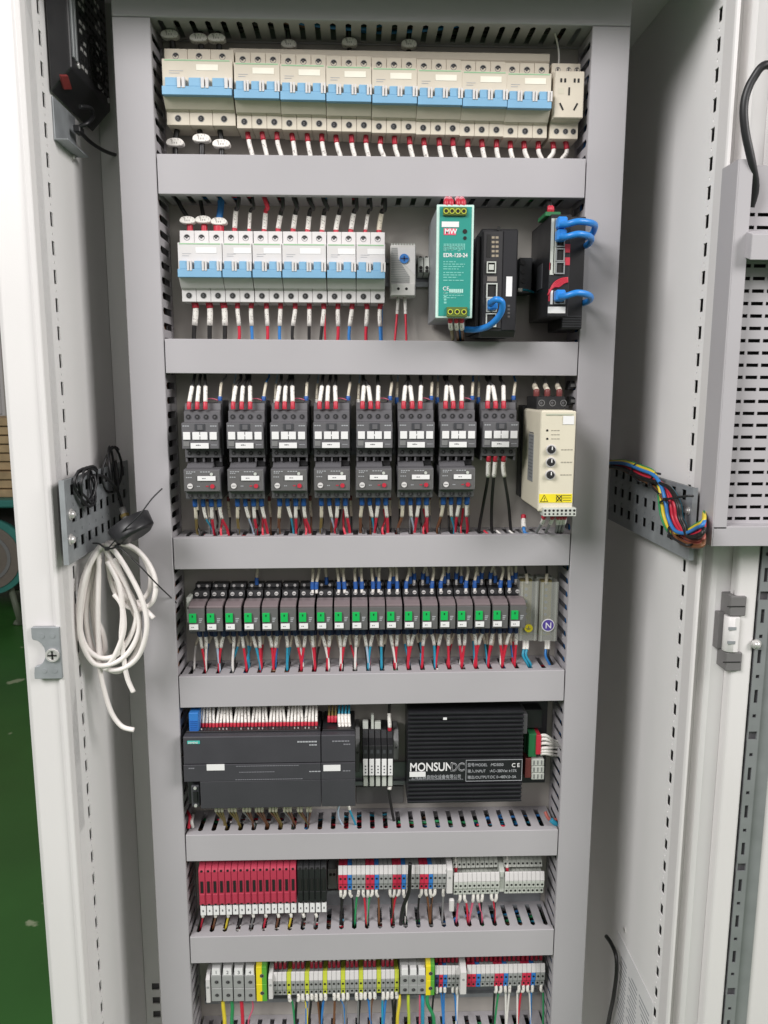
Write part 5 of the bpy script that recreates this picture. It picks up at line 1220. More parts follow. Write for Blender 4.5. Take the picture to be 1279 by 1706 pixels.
for k, o in enumerate(L): o["label"] = ("topmost" if k == 0 else ("lowest" if k == len(L)-1 else ORD[k]))+" white wire from the top in the green socket beside the drive unit"
plain_wire([P(918, 1366, -0.05), P(925, 1372, -0.05), P(932, 1375, -0.045), P(945, 1372, -0.04)], 0.0036, "teal", "short sky blue wire end in the corner beside the drive unit")
plain_wire([P(908, 1352, -0.04), P(914, 1364, -0.045), P(924, 1366, -0.045), P(940, 1362, -0.04)], 0.0024, "salmon", "short reddish wire end in the corner beside the drive unit")
plain_wire([P(314, 1380, -0.05), P(316, 1362, -0.045), P(311, 1352, -0.03), P(300, 1348, -0.03)], 0.0022, "red", "short red wire end in the corner under the black controller")
plain_wire([P(321, 1378, -0.046), P(319, 1368, -0.048), P(321, 1358, -0.03)], 0.0024, "white", "short white wire end in the corner under the black controller")

# ================================================================== SIXTH ROW
din(-0.25, 0.25, P(600, 1495, 0).z, "steel mounting rail behind the rose red fuse terminals")
def fuse_terminal(mm, wdt):
    r = empty("fuse_terminal", (0, 0, 0)); hw = wdt/2-0.0003
    H = 0.056
    MB().prism([(-0.008, H+0.006), (-0.046, H+0.006), (-0.056, H), (-0.058, H-0.004), (-0.058, 0.002), (-0.054, 0), (-0.008, -0.006)], -hw, hw, mm).build("body", r, 0.0004)
    MB().box(-hw*0.42, hw*0.42, -0.0590, -0.0576, 0.021, 0.038, m_hole).build("lever_slot", r)
    MB().box(-hw*0.75, hw*0.75, -0.0588, -0.0579, 0.004, 0.0185, mm).build("lower_lever", r, 0.0003)
    for z in (H-0.003, 0.0025): MB().cyl((0, -0.0575, z), (0, -1, 0), 0.0017, 0.0008, m_hole, 8).build("test_hole", r)
    MB().box(-hw+0.0005, hw-0.0005, -0.0560, -0.0480, -0.0155, -0.0012, m_sticker).build("marker_tile", r, 0.0003)
    MB().box(-0.0008, 0.0008, -0.0563, -0.0559, -0.0100, -0.0070, m_ink).build("printed_mark", r)
    return r
zb6 = P(410, 1508, -0.058).z
xa, xb_ = P(330.8, 1480, -0.058).x, P(493.5, 1477, -0.058).x; pt = (xb_-xa)/15
pf = fuse_terminal(m_rosered, pt); L = []
for k in range(15): L.append(place(pf, (xa+(k+0.5)*pt, 0, zb6-0.0005+0.0010*k/15), None, "fuse terminal", "rose red fuse terminals"))
label_row(L, "{} rose red fuse terminal with white tile, counted from the left end")
xa2, xb2 = P(495, 1477, -0.058).x, P(544, 1477, -0.058).x; pt2 = (xb2-xa2)/5
pf = fuse_terminal(m_black, pt2); L = []
for k in range(5): L.append(place(pf, (xa2+(k+0.5)*pt2, 0, zb6+0.0005), None, "fuse terminal", "black fuse terminals beside the rose red ones"))
label_row(L, "{} black fuse terminal from the left, beside the rose red ones")
A, B = P(546, 1452, -0.03), P(561, 1478, -0.03); o = empty("end_clamp", (A.x, 0, B.z), "grey end clamp between black fuse terminals and coloured terminals", "end clamp")
MB().box(A.x, B.x, -0.034, -0.008, B.z, A.z+0.006, m_mid).build("body", o, 0.0006)
for k in range(2): MB().cyl((A.x+0.004+k*0.005, -0.0338, A.z-0.002), (0, -1, 0), 0.002, 0.001, m_hole, 8).build("clamp_screw", o)
collect(); L = []
for k in range(20):
    if k % 2: continue
    u = 336+k*10.5; us = 330+k*10.5+ (4 if k > 10 else 8)
    p0 = P(u, 1521, -0.050)
    L.append(wire([p0, P(u+2, 1526, -0.050), P(u, 1536, -0.045), P(u-3, 1550, -0.040)], 0.0014, ["red", "brown", "yellow", "black", "grey"][k//2 % 5], None, (0.007, m_sleeve), group="wires below the fuse terminals", sr=1.7))
done_collect("short thin wires below the rose red and black fuse terminals")
def term(mm, wdt, y0=0.050, upper=0.0, two=False, name="terminal_block", H=0.022, mk=m_white, tile=0.0125):
    """slim rail terminal: body, marker tile, two clamp holes; origin at the foot of its front face"""
    r = empty(name, (0, 0, 0)); hw = wdt/2-0.0002
    MB().prism([(-0.008, H+tile*0.30), (-y0+0.010, H+tile*0.30), (-y0+0.0045, H+tile*0.25), (-y0+0.002, H), (-y0, H-0.001), (-y0, 0.011), (-y0+0.003, 0.0095), (-y0+0.003, 0), (-0.008, -0.004)], -hw, hw, mm).build("body", r, 0.0003)
    MB().prism([(-y0+0.0035, H+tile), (-y0+0.0018, H+tile*0.95), (-y0-0.0008, H+0.0006), (-y0+0.002, H+0.0006)], -hw, hw, mk).build("marker_tile", r, 0.0002)
    for z, yy in ((H-0.006, y0), (0.0045, y0-0.003)):
        MB().cyl((0, -yy+0.0003, z), (0, -1, 0), min(0.0017, hw*0.7), 0.0006, m_hole, 7).build("clamp_hole", r)
    return r
def run_terms(u0, u1, v0, v1, y, kinds, label, group, H=None, **kw):
    """a row of terminals between photograph columns u0 and u1; v0/v1 rows of the foot at both ends"""
    A, B = P(u0, v0, y), P(u1, v1, y); n = len(kinds); pt = (B.x-A.x)/n; protos = {}; out = []
    for k, mm in enumerate(kinds):
        key = mm.name
        if key not in protos: protos[key] = term(mm, pt, -y, H=H or 0.022, mk=mm if mm is m_lime else m_white, **kw)
        o = place(protos[key], (A.x+(k+0.5)*pt, 0, A.z+(B.z-A.z)*(k+0.5)/n), None, "terminal block", group); o["cm"] = key; out.append(o)
    return out, pt
R_, B_, G_ = M("terminal_red", (196, 48, 76), 0.45), m_blue, m_tgrey
out, pt = run_terms(563.5, 743.5, 1485, 1483, -0.050, [R_, R_, B_, G_, G_, G_]*4, "", "slim terminals of the sixth row", H=0.0250)
for cname, mm in (("red", R_), ("blue", B_), ("grey", G_)): label_row([o for o in out if o["cm"] == mm.name], "{} slim "+cname+" terminal from the left among the sixth row's coloured terminals")
def wires_under(terms, skip, D, colors, label, group, z_=0.0, sl=0.016, cream=False, depth=0.046, r=0.0015, mats=None):
    L = []
    for i, o in enumerate(terms):
        if i in skip: continue
        x, z = o.location.x, o.location.z; sx = round((x-D['first'])/SLOTP)*SLOTP+D['first']+J(0.0015)
        L.append(wire([(x, -depth+0.003, z+0.001+z_), (x+J(0.0005), -depth+0.002, z-0.009+z_), (x+(sx-x)*0.5+J(0.0015), -depth+0.005, z-0.019+z_), (sx, -0.040, D['z1']+0.001 if D['z1'] < z-0.022 else z-0.028), (sx, -0.036, min(D['z1'], z-0.03)-0.016)], r, random.choice(colors), None, (sl+J(0.002), m_sleeve), group=group, sr=1.5))
    label_row(L, label, group); return L
collect(); wires_under(out, (3, 9, 10, 16, 17, 22), D6, ["red", "black", "black", "brown", "white", "grey", "green"], "{} white sleeved wire from the left under the sixth row's coloured terminals", "wires under the sixth row terminals"); done_collect("short white sleeved wires under the coloured terminals of the sixth row")
plain_wire([P(683, 1438, -0.060), P(682, 1460, -0.062), P(681, 1485, -0.060), P(672, 1510, -0.056), P(668, 1532, -0.050), P(668, 1548, -0.040)], 0.0028, "black", "thick black cable crossing in front of the sixth row's coloured terminals")
def clamp(u0, u1, v0, v1, y, label, mm=m_white):
    A, B = P(u0, v0, y), P(u1, v1, y); o = empty("end_clamp", ((A.x+B.x)/2, 0, B.z), label, "end clamp", "white end clamps")
    MB().prism([(-0.008, A.z+0.004), (y+0.012, A.z+0.004), (y, A.z-0.002), (y, B.z+0.002), (y+0.006, B.z), (-0.008, B.z)], A.x, B.x, mm).build("body", o, 0.0006)
    MB().cyl(((A.x+B.x)/2, y+0.0003, (A.z+B.z)/2+0.006), (0, -1, 0), 0.0019, 0.0006, m_tgrey, 8).build("clamp_screw", o); return o
clamp(744.5, 753.5, 1447, 1491, -0.052, "white end clamp after the sixth row's coloured terminals")
out, pt = run_terms(755.5, 831.5, 1493, 1491, -0.050, [m_pale]*10, "", "double deck pale terminals", H=0.0215)
outB = out
label_row(out, "{} pale double deck terminal from the left in the group of ten")
out2, pt = run_terms(840.5, 906, 1491, 1490, -0.050, [m_pale]*9, "", "double deck pale terminals", H=0.0215)
label_row(out2, "{} pale double deck terminal from the left in the group of nine")
for lst_ in (out, out2):     # raised rear deck of the double deck terminals
    done = {}
    for o in lst_:
        x, z = o.location.x, o.location.z; hw = pt/2-0.0002
        if 'm' not in done:
            q = MB().prism([(-0.009, z+0.052), (-0.022, z+0.052), (-0.026, z+0.046), (-0.034, z+0.042), (-0.036, z+0.0335), (-0.009, z+0.0335)], x-hw, x+hw, m_pale); c1 = q.build("rear_deck", o, 0.0003)
            c2 = MB().cyl((x, -0.0345, z+0.0385), (0, -1, 0.2), 0.0015, 0.001, m_hole, 7).cyl((x, -0.0215, z+0.049), (0, -1, 0.2), 0.0015, 0.001, m_hole, 7).build("rear_hole", o); done['m'] = (c1, c2)
        else:
            for c in done['m']:
                cc = c.copy(); COL.objects.link(cc); cc.parent = o
clamp(832, 839.5, 1450, 1488, -0.046, "pale end clamp between the two double deck terminal groups", m_pale)
wires_under(outB, (0, 3, 7), D6, ["red", "black", "pink", "black", "blue", "red"], "{} white sleeved wire from the left under the ten double deck terminals", "wires under the sixth row terminals")
for i, u in enumerate((759, 844.5)):
    wire([P(u, 1452, -0.036), P(u, 1446, -0.036), P(u, 1436, -0.032), P(u, 1425, -0.03)], 0.0015, "white", (0.006, m_red), (0.012, m_sleeve), label="short red ended wire entering the rear deck of the group of "+("ten" if i == 0 else "nine"), group="rear deck wires", sr=1.5)
A = P(752, 1508, -0.055); o = empty("cable_marker", A, "blank white cable marker hanging before the end clamp", "cable marker", "loose white cable markers"); MB().box(A.x-0.0035, A.x+0.0035, -0.058, -0.052, A.z-0.009, A.z+0.010, m_white).build("tag_plate", o, 0.0015)

# ================================================================== SEVENTH ROW
din(-0.25, 0.25, P(600, 1642, 0).z, "steel mounting rail behind the numbered terminals")
clamp(342, 350.5, 1630, 1673, -0.052, "white end clamp before the numbered grey terminals")
def big_term(u0, u1, v0, v1, mm, label, digit=None, mt=None):
    y = -0.050; A, B = P(u0, v0, y), P(u1, v1, y); x0, x1, zt, zb = A.x+0.0002, B.x-0.0002, A.z, B.z; zm = (zt+zb)/2+0.001
    o = empty("terminal_block", ((x0+x1)/2, 0, zb), label, "terminal block", "big terminals of the bottom row")
    q = MB()
    prof = [(-0.008, zt+0.012), (y+0.012, zt+0.012), (y+0.004, zt+0.002), (y, zt), (y, zm+0.0005), (y+0.002, zm), (y, zm-0.0005), (y, zb+0.001), (y+0.002, zb), (-0.008, zb-0.002)]
    if isinstance(mm, tuple):
        xm = x0+(x1-x0)*0.55; MB().prism(prof, x0, xm, mm[0]).build("body", o, 0.0003); MB().prism(prof, xm, x1, mm[1]).build("side_piece", o, 0.0003)
    else: MB().prism(prof, x0, x1, mm).build("body", o, 0.0004)
    xc = (x0+x1)/2+0.0008
    for z in ((zt+zm)/2, (zb+zm)/2): screw_part(o, xc, y-0.0002, z, min(0.0030, (x1-x0)*0.3), 10)
    if digit:
        MB().box(x0+0.0018, x1-0.0012, y-0.0005, y+0.008, zt+0.0012, zt+0.0115, m_sticker).build("marker_tile", o, 0.0003)
        text("lettering", digit, 0.0075, xc-0.002, y-0.0008, zt+0.0035, m_ink, o)
    return o
for k in range(4): big_term(350.8+k*18.7, 350.8+(k+1)*18.7, 1626, 1669, m_tgrey, "big grey terminal with number tile "+"one two three four".split()[k], "1234"[k])
big_term(425.8, 445, 1612, 1669, (m_yg_y, m_yg_g), "yellow and green earth terminal beside the numbered grey terminals")
clamp(446.5, 454.5, 1628, 1667, -0.052, "white end clamp after the numbered terminals")
kinds = ([G_]*3+[m_lime])*7
out, pt = run_terms(455, 664.5, 1661, 1656, -0.046, kinds, "", "slim terminals of the bottom row", H=0.0250)
label_row([o for o in out if o["cm"] == G_.name], "{} slim grey terminal from the left in the yellow striped bottom group")
label_row([o for o in out if o["cm"] == m_lime.name], "{} slim yellow green earth terminal from the left in the bottom row")
T7a = out
for k in range(3): big_term(666.5+k*14.2, 666.5+(k+1)*14.2, 1626, 1657, m_tgrey, ORD[k]+" medium grey terminal before the big yellow green one", " ")
big_term(709.3, 723.5, 1610, 1659, (m_yg_y, m_yg_g), "yellow and green earth terminal after the medium grey terminals")
navy = M("terminal_navy", (56, 66, 108), 0.45)
outc, pt = run_terms(724, 765.5, 1648, 1648, -0.046, [navy, R_, B_, G_, G_, G_], "", "slim terminals of the bottom row", H=0.0235)
for o, nm in zip(outc, ("navy", "red", "blue", "first grey", "second grey", "third grey")): o["label"] = nm+" slim terminal between the bottom row's earth terminal and tall clamp"
clamp(767, 776.5, 1618, 1659, -0.054, "tall white end clamp between two coloured groups of the bottom row")
outd, pt = run_terms(777.5, 907, 1647, 1644, -0.046, [R_, R_, B_, G_, G_, G_, R_, R_, B_, G_, G_, G_, R_, R_, B_, G_, G_], "", "slim terminals of the bottom row", H=0.0235)
for cname, mm in (("red", R_), ("blue", B_), ("grey", G_)): label_row([o for o in outd if o["cm"] == mm.name], "{} slim "+cname+" terminal from the left in the last group of the bottom row")
collect(); L = []
for grp, hh in ((T7a, 0.0250), (outc, 0.0235), (outd, 0.0235)):
    for i, o in enumerate(grp):
        if o["cm"] == m_lime.name: continue
        x, z = o.location.x, o.location.z+hh+0.0100
        L.append(wire([(x, -0.033, z), (x, -0.032, z+0.010), (x+0.0015+J(0.001), -0.030, D6['z0']+0.006)], 0.0013, "white", (0.0100, M("dark_red_ferrule", (150, 40, 56), 0.45)), (0.012, m_sleeve), group="wires above the bottom row", sr=1.5, fr=1.9, per=3))
done_collect("dense row of short red collared wires above the bottom row terminals")
collect(); wires_under([o for o in T7a[3:]], (1, 9, 14, 20), D7, ["teal", "black", "green", "blue", "yellow", "black", "brown", "grey"], "{} sleeved wire from the left under the yellow striped bottom group", "wires under the bottom row", sl=0.011, depth=0.044, r=0.0018)
wires_under(outc, (3,), D7, ["white", "black", "blue", "red"], "{} sleeved wire under the small bottom group beside the tall clamp", "wires under the bottom row", sl=0.010, depth=0.044)
wires_under(outd[6:], (4, 9), D7, ["red", "black", "green", "white", "blue", "white"], "{} sleeved wire from the left under the last bottom group", "wires under the bottom row", sl=0.015, depth=0.044); done_collect("mixed coloured wires hanging under the slim bottom row terminals")
for i, (u, c, u2) in enumerate(((371, "yellow", 374), (386, "green", 386), (402, "red", 404), (420, "pink", 414))):
    plain_wire([P(u, 1667, -0.040), P(u+1, 1680, -0.040), P(u2, 1700, -0.040), P(u2, 1725, -0.040)], (0.0028, 0.0026, 0.0026, 0.0012)[i], c, c+" wire hanging under the numbered grey terminals", "wires under the numbered terminals")
for i, (u, c, u2) in enumerate(((665, "yellow", 662), (680, "lime", 681), (704, "teal", 704), (712, "green", 722), (699, "pink", 699))):
    plain_wire([P(u, 1657, -0.040), P(u, 1672, -0.042), P(u2, 1695, -0.042), P(u2, 1725, -0.040)], (0.0024, 0.0022, 0.0026, 0.0026, 0.0013)[i], c, c+" wire hanging under the medium grey terminals", "wires under the medium terminals")

# ================================================================== LEFT WALL: black fan unit, bracket, antenna, white cable
YU = -0.100
A = P(119, 112, YU); XU = A.x; zb = A.z
fu = empty("fan_unit", (XL, YU, zb), "black ventilated unit with red switch high on the left wall", "fan unit")
yb = PX(184, 188, XU).y
zl = PX(81, 150, XL+0.0025).z
MB().prism([(XL+0.0025, zl), (XU, zb), (XU, 2.0), (XL+0.0025, 2.0)], YU, yb, m_black, 'y').build("housing", fu, 0.0012)
q = MB()
for k, (a_, b_) in enumerate(((0.0, 0.0035), (0.0065, 0.0095))): q.box(XU-0.001, XU+0.0022-k*0.0004, YU+0.004+a_*1.6, YU+0.004+b_*1.6, zb+0.012, 1.995, m_rail)
q.build("trim_strip", fu, 0.0004)
for k in range(11):
    for j in range(9):
        y_ = YU+0.034+j*0.0115; z_ = zb+0.012+k*0.0095
        bright = (j in (0, 1, 5, 6) and (k*3+j) % 5 < 3)
        MB().box(XU-0.0004, XU+0.0006, y_, y_+0.0065, z_, z_+(0.0038 if bright else 0.0028), m_steel if bright else m_hole).build("vent_slot", fu)
q = MB()
yc, zc = (YU+0.04+yb)/2, zb+0.038
for k in range(3): q.ring((XU+0.0004, yc, zc), (1, 0, 0), 0.030-k*0.009, 0.028-k*0.009, 0.0008, m_hole, 24)
q.build("fan_guard", fu)
for y_, z_ in ((YU+0.022, zb+0.010), (yb-0.008, zb+0.010)): MB().cyl((XU-0.0004, y_, z_), (1, 0, 0), 0.0032, 0.0018, m_steel, 10).build("screw", fu)
nrm = Vector((zb-zl, 0, -(XU-XL-0.0025))).normalized(); p0_ = Vector((XU, 0, zb))
def on_base(u, v):
    d = ray(u, v); return CAM+d*((p0_-CAM).dot(nrm)/d.dot(nrm))
cs_ = [on_base(*q_) for q_ in ((98, 124), (111, 124), (118, 147), (104, 147))]
MB().add([c_+nrm*k_ for k_ in (0.0022, -0.0005) for c_ in cs_], [(0, 1, 2, 3), (7, 6, 5, 4), (0, 4, 5, 1), (1, 5, 6, 2), (2, 6, 7, 3), (3, 7, 4, 0)], M("switch_red", (128, 48, 46), 0.45)).build("red_switch", fu, 0.0005)
zb = zl
A, B = PX(84, 165, XL+0.004), PX(132, 245, XL+0.004)
o = empty("wall_bracket", A, "galvanised angle bracket below the black fan unit", "bracket")
zt = zb-0.002; ybe = PX(130, 244, XL+0.004).y
MB().box(XL+0.0003, XL+0.0022, YU+0.006, ybe, zt-0.046, zt, m_zinc).build("upright", o, 0.0004)
MB().box(XL+0.0023, XL+0.016, YU+0.006, ybe, zt-0.046, zt-0.044, m_zinc).build("ledge", o, 0.0004)
cbl = empty("power_cable", PX(130, 178, XL+0.02), "thin black cable looping under the fan unit into the panel", "cable")
MB().tube(spline([PX(133, 178, XL+0.020), PX(150, 180, XL+0.026), PX(155, 193, XL+0.026), PX(146, 205, XL+0.024), PX(131, 212, XL+0.014), PX(134, 220, XL+0.014), PX(152, 238, XL+0.016), PX(175, 252, XL+0.018), PX(196, 259, XL+0.020), PX(215, 262, XL+0.02)], 6), 0.0024, m_black, 8).build("cord", cbl)
A = PX(131, 217, XL+0.012); MB().box(A.x-0.004, A.x+0.004, A.y-0.008, A.y+0.008, A.z-0.004, A.z+0.004, m_black).build("cable_tie_mount", cbl, 0.001)
A = PX(120, 261, XL); o = empty("wall_screw", A, "single steel screw in the left wall below the bracket", "screw"); MB().cyl(A, (1, 0, 0), 0.0062, 0.001, m_steel, 14).cyl(A+Vector((0.001, 0, 0)), (1, 0, 0), 0.004, 0.003, m_steel, 10, 0.003).build("head", o)

# left perforated bracket plate
def perf_plate(X, sgn, uv_front_top, uv_front_bot, uv_back, cols, rows_, label):
    a, b, c = PX(*uv_front_top, X), PX(*uv_front_bot, X), PX(*uv_back, X)
    y0, y1_, zt, zb_ = (a.y+b.y)/2, c.y, a.z, b.z
    o = empty("perforated_plate", (X, y0, zb_), label, "perforated plate")
    hol = []
    for r in range(rows_):
        for k in range(cols):
            yy = y0+0.016+k*(y1_-y0-0.02)/cols; zz = zb_+0.014+r*(zt-zb_-0.018)/rows_
            if r % 2 == 0: hol.append((yy, yy+0.0135, zz, zz+0.0125)); hol.append((yy+0.0165, yy+0.0195, zz+0.005, zz+0.008))
            else: hol.append((yy+0.004, yy+0.007, zz+0.003, zz+0.0065))
    hol = [h_ for h_ in hol if h_[1] < y1_-0.002 and h_[3] < zt-0.002]
    MB().perf((X, 0, 0), (0, 1, 0), (0, 0, 1), (sgn*0.0018, 0, 0), y0, y1_, zb_, zt, hol, m_zinc).build("plate", o)
    xb = sorted((X+sgn*0.0055, X+sgn*0.0065)); MB().box(xb[0], xb[1], y0+0.001, y1_-0.001, zb_+0.001, zt-0.001, m_hole).build("hole_shade_sheet", o)
    x_ = sorted((X, X+sgn*0.006)); MB().box(x_[0], x_[1], y0-0.0018, y0-0.0001, zb_, zt, m_zinc).build("edge_flange", o)
    return o, y0, y1_, zt, zb_
XLP = XL+0.016
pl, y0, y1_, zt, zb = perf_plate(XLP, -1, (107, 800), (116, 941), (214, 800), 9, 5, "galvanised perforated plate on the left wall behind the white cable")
for v in (857, 899):
    A = PX(117, v, XLP); MB().cyl(A, (1, 0, 0), 0.0068, 0.0012, m_steel, 14).ball(A+Vector((0.0015, 0, 0)), 0.0050, m_steel).build("bolt", pl)
# coiled thin black antenna lead
al = empty("antenna", PX(225, 880, XL+0.05), "black puck antenna with coiled lead hanging on the perforated plate", "antenna")
XA = XL+0.022
pts = []
c1 = PX(142, 808, XA)
for k in range(46):
    g = k*2*math.pi/11; rr = 0.024*(1-0.006*k)+0.003*math.sin(k*1.7)
    pts.append(Vector((XA+0.004*math.sin(k*0.9)+0.002, c1.y+rr*1.25*math.cos(g), c1.z+rr*math.sin(g))))
MB().tube(spline(pts, 2), 0.0016, m_black, 6).build("lead_coil", al)
c2 = PX(188, 790, XA); pts = []
for k in range(30):
    g = k*2*math.pi/10+1.0; pts.append(Vector((XA+0.006*math.cos(k*0.7), c2.y+0.030*math.cos(g)*math.sin(k*0.21+0.6), c2.z+0.006+0.030*math.sin(g))))
MB().tube(spline(pts, 2), 0.0016, m_black, 6).build("lead_coil", al)
MB().tube(spline([PX(150, 795, XA), PX(168, 792, XA+0.006), PX(184, 803, XA+0.008), PX(197, 822, XA+0.008), PX(203, 845, XA+0.01)], 6), 0.0020, m_black, 6).build("lead", al)
A = PX(203, 846, XA+0.012); Bv = PX(212, 870, XA+0.02); d_ = (Bv-A)
MB().cyl(A, d_, 0.0042, d_.length, m_steel, 10).ring(A+d_*0.45, d_, 0.0058, 0.0040, 0.004, M("brass", (190, 168, 110), 0.35, 0.8)).build("connector", al)
pc_ = P(220, 880, -0.120); ax = Vector((0.50, -0.42, -0.72)).normalized()
ax = Vector((0.62, -0.25, -0.95)).normalized()
MB().cyl(pc_-ax*0.009, ax, 0.0265, 0.016, m_black, 28, 0.0245).cyl(pc_+ax*0.007, ax, 0.0245, 0.004, m_black, 28, 0.019).build("puck", al)
# white cable bundle
YW = -0.115
wc = empty("cable_bundle", P(185, 905, YW), "bundle of white cable tied up and hanging in loops on the left wall", "cable bundle")
def loop(pts, r=0.0031, closed=False, per=7):
    MB().tube(spline([P(u, v, YW+dy) for u, v, dy in pts], per), r, M("white_cable", (232, 226, 222), 0.4, var=0.04), 10).build("cable_loop", wc)
loop([(168, 908, 0), (150, 935, -.004), (136, 975, -.006), (131, 1030, -.006), (142, 1075, -.006), (165, 1095, -.006), (190, 1093, -.004), (210, 1072, 0), (226, 1035, .002), (224, 1005, .002), (206, 970, 0), (186, 935, 0), (170, 906, .004)])
loop([(172, 910, .006), (156, 932, .006), (140, 985, .004), (134, 1050, .004), (150, 1090, .002), (176, 1114, 0), (206, 1113, -.002), (231, 1092, -.004), (244, 1050, -.006), (240, 1010, -.006), (222, 968, -.006), (196, 925, -.004), (176, 905, 0)])
loop([(166, 912, .010), (156, 950, .012), (153, 1000, .012), (160, 1060, .012), (172, 1112, .010), (166, 1080, .008), (158, 1010, .008), (166, 930, .006)])
loop([(176, 906, .004), (200, 905, .006), (226, 915, .008), (248, 940, .008), (259, 970, .006), (255, 1000, .006), (238, 1014, .008), (216, 1012, .01), (196, 995, .012), (184, 965, .012), (178, 925, .01)])
loop([(180, 904, .008), (210, 908, .012), (236, 925, .014), (250, 955, .014), (248, 985, .014), (230, 1003, .014), (206, 995, .014), (190, 968, .014)])
loop([(192, 930, .01), (210, 985, .012), (226, 1005, .012), (240, 1014, .012), (256, 1030, .01)])
loop([(164, 915, 0), (164, 960, -.002), (163, 1020, -.002), (164, 1075, 0), (166, 1114, 0), (174, 1152, 0), (186, 1188, 0), (203, 1210, 0), (223, 1216, 0)])
loop([(178, 935, -.004), (198, 975, -.006), (204, 1020, -.006), (202, 1060, -.004), (206, 1098, -.002), (212, 1130, 0), (222, 1153, 0)])
loop([(190, 990, -.004), (203, 1010, -.006), (206, 1050, -.006), (192, 1090, -.006), (174, 1116, -.004)])
loop([(170, 908, -.002), (148, 945, -.008), (134, 1000, -.010), (134, 1062, -.010), (155, 1104, -.008), (186, 1106, -.006), (216, 1084, -.002), (232, 1040, 0), (214, 985, 0), (190, 930, 0)])
loop([(174, 908, .010), (192, 960, .010), (214, 1000, .008), (232, 1048, .006), (226, 1088, .004), (200, 1118, .004), (172, 1108, .004), (150, 1070, .006), (144, 1010, .008), (160, 930, .010)])
loop([(163, 920, .012), (152, 970, .014), (156, 1020, .014), (170, 1050, .012), (175, 1080, .012), (170, 1092, .012)])
tie = empty("cable_tie", P(182, 910, YW-0.008), "thin black cable tie with long tails round the white cable bundle", "cable tie")
MB().tube(spline([P(155, 905, YW-.006), P(165, 906, YW-.012), P(178, 914, YW-.012), P(196, 910, YW-.008), P(210, 896, YW-.004)], 6), 0.0011, m_black, 6).build("strap", tie)
MB().tube(spline([P(180, 914, YW-.012), P(205, 885, YW-.03), P(232, 858, YW-.035), P(252, 832, YW-.03), P(270, 814, YW-.02)], 6), 0.0009, m_black, 5).build("tail", tie)
MB().tube(spline([P(195, 909, YW-.010), P(225, 935, YW-.02), P(260, 972, YW-.005), P(285, 996, 0.065-.13), P(294, 1005, -.062)], 6), 0.0009, m_black, 5).build("tail", tie)
for u, v in ((178, 914), (195, 910)):
    A = P(u, v, YW-.012); MB().box(A.x-0.0026, A.x+0.0026, A.y-0.002, A.y+0.002, A.z-0.0022, A.z+0.0022, m_black).build("tie_head", tie, 0.0005)

# ================================================================== RIGHT WALL
XRP = XR-0.016
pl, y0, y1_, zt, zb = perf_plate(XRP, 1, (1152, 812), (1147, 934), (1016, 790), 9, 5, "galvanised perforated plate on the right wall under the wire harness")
A = PX(1147, 851, XRP); MB().cyl(A, (-1, 0, 0), 0.0050, 0.0012, m_steel, 12).ball(A+Vector((-0.0012, 0, 0)), 0.0036, m_steel).build("bolt", pl)
XH = XRP-0.008
HB = [("salmon", -6, 0.0021), ("brown", 5, 0.0021), ("brown", 9, 0.0019), ("black", 12, 0.002), ("salmon", 3, 0.0021), ("green", -9, 0.0017), ("yellow", -6, 0.0023), ("blue", -2, 0.0023), ("blue", 1, 0.0023), ("red", 3, 0.0024), ("red", 7, 0.0024), ("black", 10, 0.0022), ("grey", 9, 0.0021), ("teal", 13, 0.0018)]
for i, (c, off, r) in enumerate(HB):
    s_ = off
    dX = -0.003*(i % 4)+0.001
    if c in ("salmon", "brown"):
        pp = [(1014, 772+s_*0.7), (1035, 775+s_*0.8), (1060, 787+s_*0.9), (1085, 800+s_*0.9), (1100, 816+s_), (1112, 845+s_*0.6), (1116, 872+s_*0.5), (1132, 895+s_*0.9), (1155, 905+s_*0.7), (1172, 901+s_*0.7)]
    else:
        h_ = s_*1.55
        pp = [(1014, 772+s_*0.4), (1040, 774+s_*0.7), (1068, 785+s_), (1090, 794+s_*0.8), (1104+h_*0.6, 812), (1112+h_, 838), (1116+h_, 862), (1126+h_*0.8, 882-s_*0.5), (1142+h_*0.2, 889+s_*0.4), (1160, 882+s_), (1172, 874+s_)]
    pts = [PX(u, v, XH+dX-0.004*math.sin(k*0.5)) for k, (u, v) in enumerate(pp)]
    pts += [Vector((XR+0.004, YF-0.010, pts[-1].z+0.004)), Vector((XR+0.030, YF-0.0105, pts[-1].z+0.004))]
    o = MB().tube(spline(pts, 6), r, WM(c), 8).build("wire"); p0 = Vector(pts[0]); o.data.transform(Matrix.Translation(-p0)); o.location = p0
    tag(o, None, "wire", "wires of the harness on the right wall")
    o["cm"] = c
_h = [o for o in COL.objects if o.get("group") == "wires of the harness on the right wall"]
for c in {o["cm"] for o in _h}:
    q_ = [o for o in _h if o["cm"] == c]
    for k, o in enumerate(q_):
        o["label"] = (c if len(q_) == 1 else ["outermost", "next inner", "innermost"][min(k, 2)]+" "+c)+" wire of the harness bending over the right perforated plate"
